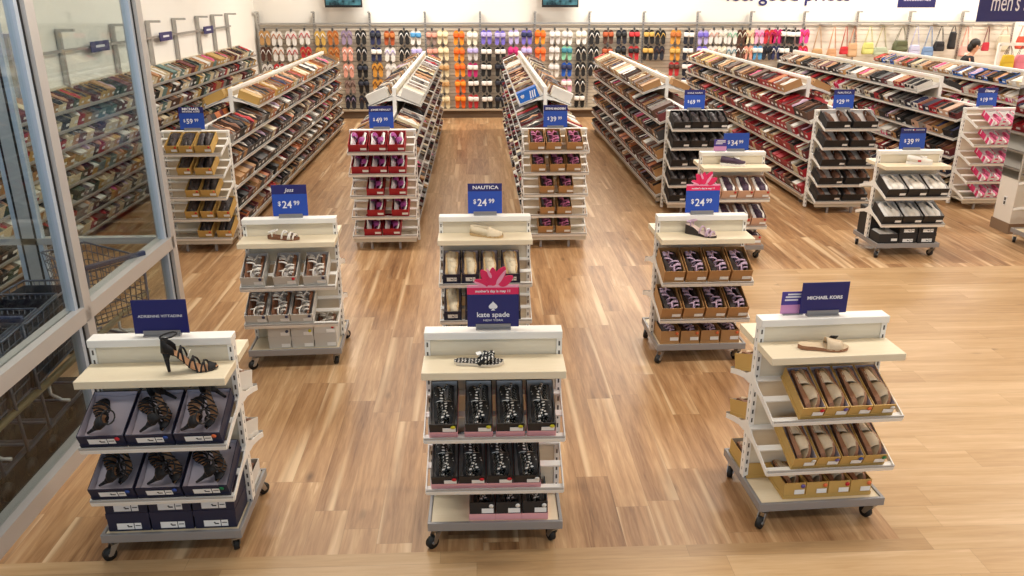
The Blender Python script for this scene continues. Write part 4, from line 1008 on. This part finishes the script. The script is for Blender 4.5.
# shopping carts
CARTB=mat('cart_blue_plastic',(34,48,82),.45); CARTW=mat('cart_dark_wire',(78,86,104),.4,.3)
def cart():
    r=empty('shopping_cart'); tag(r,'','shopping cart')
    f=MB()
    for sx in (-1,1): f.tube([(sx*.24,-.40,1.0),(sx*.24,-.36,.45),(sx*.24,-.34,.18),(sx*.16,.42,.14)],.013,6)
    f.tube([(-.2,-.3,.2),(.2,-.3,.2)],.011,6).tube([(-.17,.40,.15),(.17,.40,.15)],.011,6); f.build('chassis',CARTW,r)
    b=MB()
    def ring(z,k): 
        w0=.26*k; w1=.19*k; return [(-w0,-.38,z),(w0,-.38,z),(w1,.46*k,z),(-w1,.46*k,z)]
    for i in range(7):
        z=.50+.46*i/6; q=ring(z,.86+.14*i/6); b.tube(q+[q[0]],.005 if 0<i<6 else .009,5)
    lo=ring(.50,.86); hi=ring(.96,1)
    for e in range(4):
        for i in range(11):
            t=i/10; p=Vector(lo[e]).lerp(Vector(lo[(e+1)%4]),t); q=Vector(hi[e]).lerp(Vector(hi[(e+1)%4]),t); b.tube([p,q],.004,4)
    for i in range(9):
        t=i/8; b.tube([Vector(lo[0]).lerp(Vector(lo[3]),t),Vector(lo[1]).lerp(Vector(lo[2]),t)],.004,4)
    b.build('basket',CARTW,r)
    pn=MB(); M0=Matrix.Identity(4)
    lo=ring(.505,.84); hi=ring(.93,.965)
    for e in range(4):
        a_,b_=Vector(lo[e]),Vector(lo[(e+1)%4]); c_,d_=Vector(hi[(e+1)%4]),Vector(hi[e]); nn=(b_-a_).cross(d_-a_).normalized()*.004
        pn.add([a_,b_,c_,d_,a_+nn,b_+nn,c_+nn,d_+nn],[(0,1,2,3),(7,6,5,4),(0,4,5,1),(1,5,6,2),(2,6,7,3),(3,7,4,0)])
    pn.build('added_dark_panel',mat('cart_navy_plastic',(26,34,50),.5),r)  # dark sheets added inside the wires so the nested baskets look dim
    MB().box(-.26,.26,-.425,-.385,.985,1.025).build('handle',CARTB,r,None,.008)
    MB().box(-.245,.245,-.375,-.36,.80,.93).build('seat_flap',mat('cart_navy_plastic',(26,34,50),.5),r)
    for x,y in ((-.24,-.34),(.24,-.34),(-.15,.40),(.15,.40)): MB().cyl((x-.012,y,.06),(x+.012,y,.06),.06,14).cyl((x-.015,y,.06),(x+.015,y,.06),.02,8).build('wheel',RUBBER,r)
    return Proto(r)
CP=cart()
for i in range(6): CP.place(T((-2.76,3.35+.25*i,.012))@Matrix.Scale(.87,4)@RZ(.0),f'blue-handled wire shopping cart nested behind the glazing, {ORD[i]} in the front line','shopping carts in the vestibule')
for i in range(6): CP.place(T((-3.30,3.45+.25*i,.012))@Matrix.Scale(.87,4)@RZ(.0),f'blue-handled wire shopping cart nested behind the glazing, {ORD[i]} in the outer line','shopping carts in the vestibule')
sc_=CP.place(T((-2.78,5.62,.0))@RZ(.9)@Matrix.Scale(.84,4),'single shopping cart standing apart on the wood floor behind the glazing')

for ch in list(sc_.children):
    if ch.name.split('.')[0] in ('added_dark_panel','seat_flap'): bpy.data.objects.remove(ch)

# ------------------------------------------------------------------ column with mirror at the right
MIR=mat('mirror_glass',(200,200,200),.03,1.0); COLP=mat('white_column_paint',(232,226,216),.5)
cxx=(5.99,6.55,8.55,8.86)
r=MB().box(cxx[0],cxx[1],cxx[2],cxx[3],.12,CZ).build('column',COLP); struct(r); r.name='trim_6'
MB().box(cxx[0]-.012,cxx[1]+.012,cxx[2]-.012,cxx[3]+.012,0,.12).build('column_base',mat('brown_base2',(136,112,90),.6),r)
MB().box(cxx[0]-.010,cxx[0],cxx[2]+.01,cxx[3]-.01,.62,1.62).build('mirror_panel',MIR,r)
MB().box(cxx[0]+.01,cxx[1]-.01,cxx[2]-.010,cxx[2],.62,1.62).build('mirror_panel',MIR,r)
MB().box(cxx[0]-.006,cxx[0],8.68,8.73,.30,.40).box(cxx[0]-.009,cxx[0]-.006,8.69,8.72,.31,.345,1).box(cxx[0]-.009,cxx[0]-.006,8.69,8.72,.355,.39,1).build('outlet',[PAPER,SLOT],r)

# ------------------------------------------------------------------ televisions, hanging signs, wall lettering
def screenmat():
    m=mat('tv_screen',(20,40,46),.2); nt=m.node_tree; N=nt.nodes; L=nt.links; b=N['Principled BSDF']
    tc=N.new('ShaderNodeTexCoord'); no=N.new('ShaderNodeTexNoise'); no.inputs['Scale'].default_value=6
    cr=N.new('ShaderNodeValToRGB'); e=cr.color_ramp.elements; e[0].position=.4; e[0].color=lin((20,30,40)); e[1].position=.62; e[1].color=lin((120,190,196))
    L.new(tc.outputs['Object'],no.inputs[0]); L.new(no.outputs['Fac'],cr.inputs[0]); L.new(cr.outputs[0],b.inputs['Emission Color']); b.inputs['Emission Strength'].default_value=.55
    return m
SCR=screenmat()
for x,lab in ((-2.70,'wall television at the top left of the back wall'),(1.755,'wall television at the top middle of the back wall')):
    r=empty('television',T((x,BY-.29,2.26))@RX(.05)); tag(r,lab,'television')
    MB().box(-.38,.38,-.02,.03,0,.47).build('casing',mat('tv_black',(16,16,18),.4),r,None,.006)
    MB().box(-.355,.355,-.0225,-.02,.045,.45).build('screen',SCR,r)
    MB().box(-.1,.1,.03,.283,.15,.35).build('wall_bracket',SLOT,r)
o=text([('feel good prices',.42,0,0,'LEFT',1.0,0,.003)],'wall_lettering',NAVY,None,T((5.30,BY-.012,2.385)),.008)
tag(o,'large navy lettering high on the back wall','wall lettering')
def hang(M,w,h,items,label):
    r=empty('hanging_sign',M); tag(r,label,'sign')
    MB().box(-w/2,w/2,-.01,.01,0,h).build('board',NAVY,r)
    text(items,'lettering',PALEINK,r,T((0,-.0108,0)))
    for x in (-w*.4,w*.4): MB().cyl((x,0,h),(x,0,CZ-M.translation.z),.004,6).build('cable',SILVER,r)
hang(T((8.24,12.0,2.165)),2.0,.52,[("men's shoes",.36,-.83,.15,'LEFT',.52)],'navy hanging sign with white lettering at the upper right')
hang(T((8.74,16.6,2.268)),.76,.40,[('accessories',.12,0,.125,'CENTER',1)],'small navy hanging sign left of the big one')

# ------------------------------------------------------------------ shopper by the handbags
SKIN=mat('skin',(214,160,130),.55); HAIR=mat('dark_hair',(26,20,18),.5); TOPM=mat('dark_top',(30,28,34),.8); TROU=mat('dark_jeans',(40,44,60),.8)
def skin_mesh(name,joints,edges,mat_,levels=2):
    me=bpy.data.meshes.new(name); me.from_pydata([j[0] for j in joints],edges,[])
    ob=bpy.data.objects.new(name,me); C.objects.link(ob)
    s=ob.modifiers.new('s','SKIN'); s.use_smooth_shade=True; ob.modifiers.new('u','SUBSURF').levels=levels
    for v,j in zip(me.skin_vertices[0].data,joints):
        rr=j[1]; v.radius=rr if isinstance(rr,tuple) else (rr,rr)
    me.skin_vertices[0].data[0].use_root=True
    bpy.context.view_layer.update()
    m2=bpy.data.meshes.new_from_object(ob.evaluated_get(bpy.context.evaluated_depsgraph_get()))
    bpy.data.objects.remove(ob); m2.name=name
    m2.materials.clear(); m2.materials.append(mat_); m2.polygons.foreach_set('use_smooth',[True]*len(m2.polygons)); return m2
# local frame: x forward (facing), y to the left, z up
J=[((0,0,.86),(.13,.10)),((.0,0,1.0),(.12,.09)),((.05,0,1.15),(.13,.10)),((.10,0,1.27),(.14,.08)),((.14,0,1.36),.05),((.18,0,1.44),.055),
   ((.10,.15,1.27),.055),((.16,.20,1.06),.043),((.34,.13,1.10),.033),((.41,.11,1.12),(.035,.018)),
   ((.10,-.15,1.27),.055),((.16,-.20,1.06),.043),((.34,-.13,1.14),.033),((.41,-.11,1.16),(.035,.018)),
   ((0,.09,.82),.085),((.02,.10,.46),.058),((0,.10,.09),.042),((.12,.11,.03),.036),
   ((0,-.09,.82),.085),((.02,-.10,.46),.058),((0,-.10,.09),.042),((.12,-.11,.03),.036),((.20,0,1.50),(.085,.075)),((.21,0,1.58),(.075,.07))]
Ed=[(0,1),(1,2),(2,3),(3,4),(4,5),(5,22),(22,23),(3,6),(6,7),(7,8),(8,9),(3,10),(10,11),(11,12),(12,13),(0,14),(14,15),(15,16),(16,17),(0,18),(18,19),(19,20),(20,21)]
n0=len(J)
for sy,wr in ((1,9),(-1,13)):
    bx,by,bz=J[wr][0]
    for k,(dy,ln) in enumerate(((-.026,.06),(-.009,.07),(.009,.066),(.026,.052))):
        a=len(J); J.append(((bx+.045,by+dy,bz-.002),.009)); J.append(((bx+.045+ln*.55,by+dy*1.1,bz-.014),.0085)); J.append(((bx+.045+ln*.85,by+dy*1.1,bz-.040),.008))
        Ed+=[(wr,a),(a,a+1),(a+1,a+2)]
    a=len(J); J.append(((bx+.01,by-sy*.04,bz-.01),.011)); J.append(((bx+.05,by-sy*.055,bz-.03),.009)); Ed+=[(wr,a),(a,a+1)]
PM=T((9.95,16.7,0))@RZ(-.25)
person=link('person',skin_mesh('person',J,Ed,SKIN),None,PM)
tag(person,'dark-haired person in a dark top leaning towards the bags at upper right','person')
Jt=[((0,0,.84),(.145,.115)),((0,0,1.0),(.135,.105)),((.05,0,1.15),(.145,.115)),((.10,0,1.28),(.15,.095)),((.125,0,1.335),.066),((.10,.15,1.28),.068),((.16,.20,1.07),.056),((.26,.165,1.085),.047),((.10,-.15,1.28),.068),((.16,-.20,1.07),.056),((.26,-.165,1.105),.047)]
link('top',skin_mesh('top',Jt,[(0,1),(1,2),(2,3),(3,4),(3,5),(5,6),(6,7),(3,8),(8,9),(9,10)],TOPM),person)
Jl=[((0,0,.88),(.15,.115)),((0,.09,.80),.10),((.02,.10,.46),.074),((0,.10,.12),.060),((0,-.09,.80),.10),((.02,-.10,.46),.074),((0,-.10,.12),.060)]
link('trousers',skin_mesh('trousers',Jl,[(0,1),(1,2),(2,3),(0,4),(4,5),(5,6)],TROU),person)
hd=MB().ell((.175,0,1.575),(.105,.098,.105),14,9).ell((.10,0,1.50),(.06,.075,.09),12,7); hd.build('hair',HAIR,person)
fc=MB()
for sy in (-1,1): fc.ell((.282,sy*.034,1.545),(.008,.013,.008),8,5)
fc.build('eyes',mat('eye_dark',(40,30,28),.3),person)
nm=MB().ell((.293,0,1.52),(.018,.012,.020),8,5); nm.build('nose',SKIN,person)
MB().ell((.275,0,1.485),(.012,.024,.006),8,5).build('mouth',mat('lips',(170,90,84),.5),person)
for sy in (-1,1): MB().ell((.20,sy*.088,1.525),(.018,.010,.028),8,5).build('ear',SKIN,person)
for sy in (-1,1): MB().ell((.05,sy*.105,.035),(.13,.048,.035),12,6).build('shoe',BLACKL,person)

# ------------------------------------------------------------------ light
def area(x,y,z,sx,sy,e,c=(1,.945,.86)):
    l=bpy.data.lights.new('ceiling_light','AREA'); l.shape='RECTANGLE'; l.size=sx; l.size_y=sy; l.energy=e; l.color=c
    o=bpy.data.objects.new('ceiling_light',l); C.objects.link(o); o.location=(x,y,z); return o
for y,e in ((0.6,.5),(4.2,.85),(8.2,1.0),(12.2,1.1),(16.3,1.7)):
    for x,k in ((-1.6,.9),(2.9,1),(7.6,.8),(11.2,.7)): area(x,y,CZ-.05,2.6,.5,e*k*LE)
w=bpy.data.worlds.new('world'); bpy.context.scene.world=w; w.use_nodes=True
bg=w.node_tree.nodes['Background']; bg.inputs[0].default_value=(.62,.80,1,1); bg.inputs[1].default_value=WE
sc=bpy.context.scene
sc.view_settings.view_transform='Standard'; sc.view_settings.look='None'; sc.view_settings.exposure=EXPO; sc.view_settings.gamma=1; sc.view_settings.use_curve_mapping=False
sc.cycles.max_bounces=6; sc.cycles.transparent_max_bounces=12; sc.cycles.caustics_reflective=False; sc.cycles.caustics_refractive=False
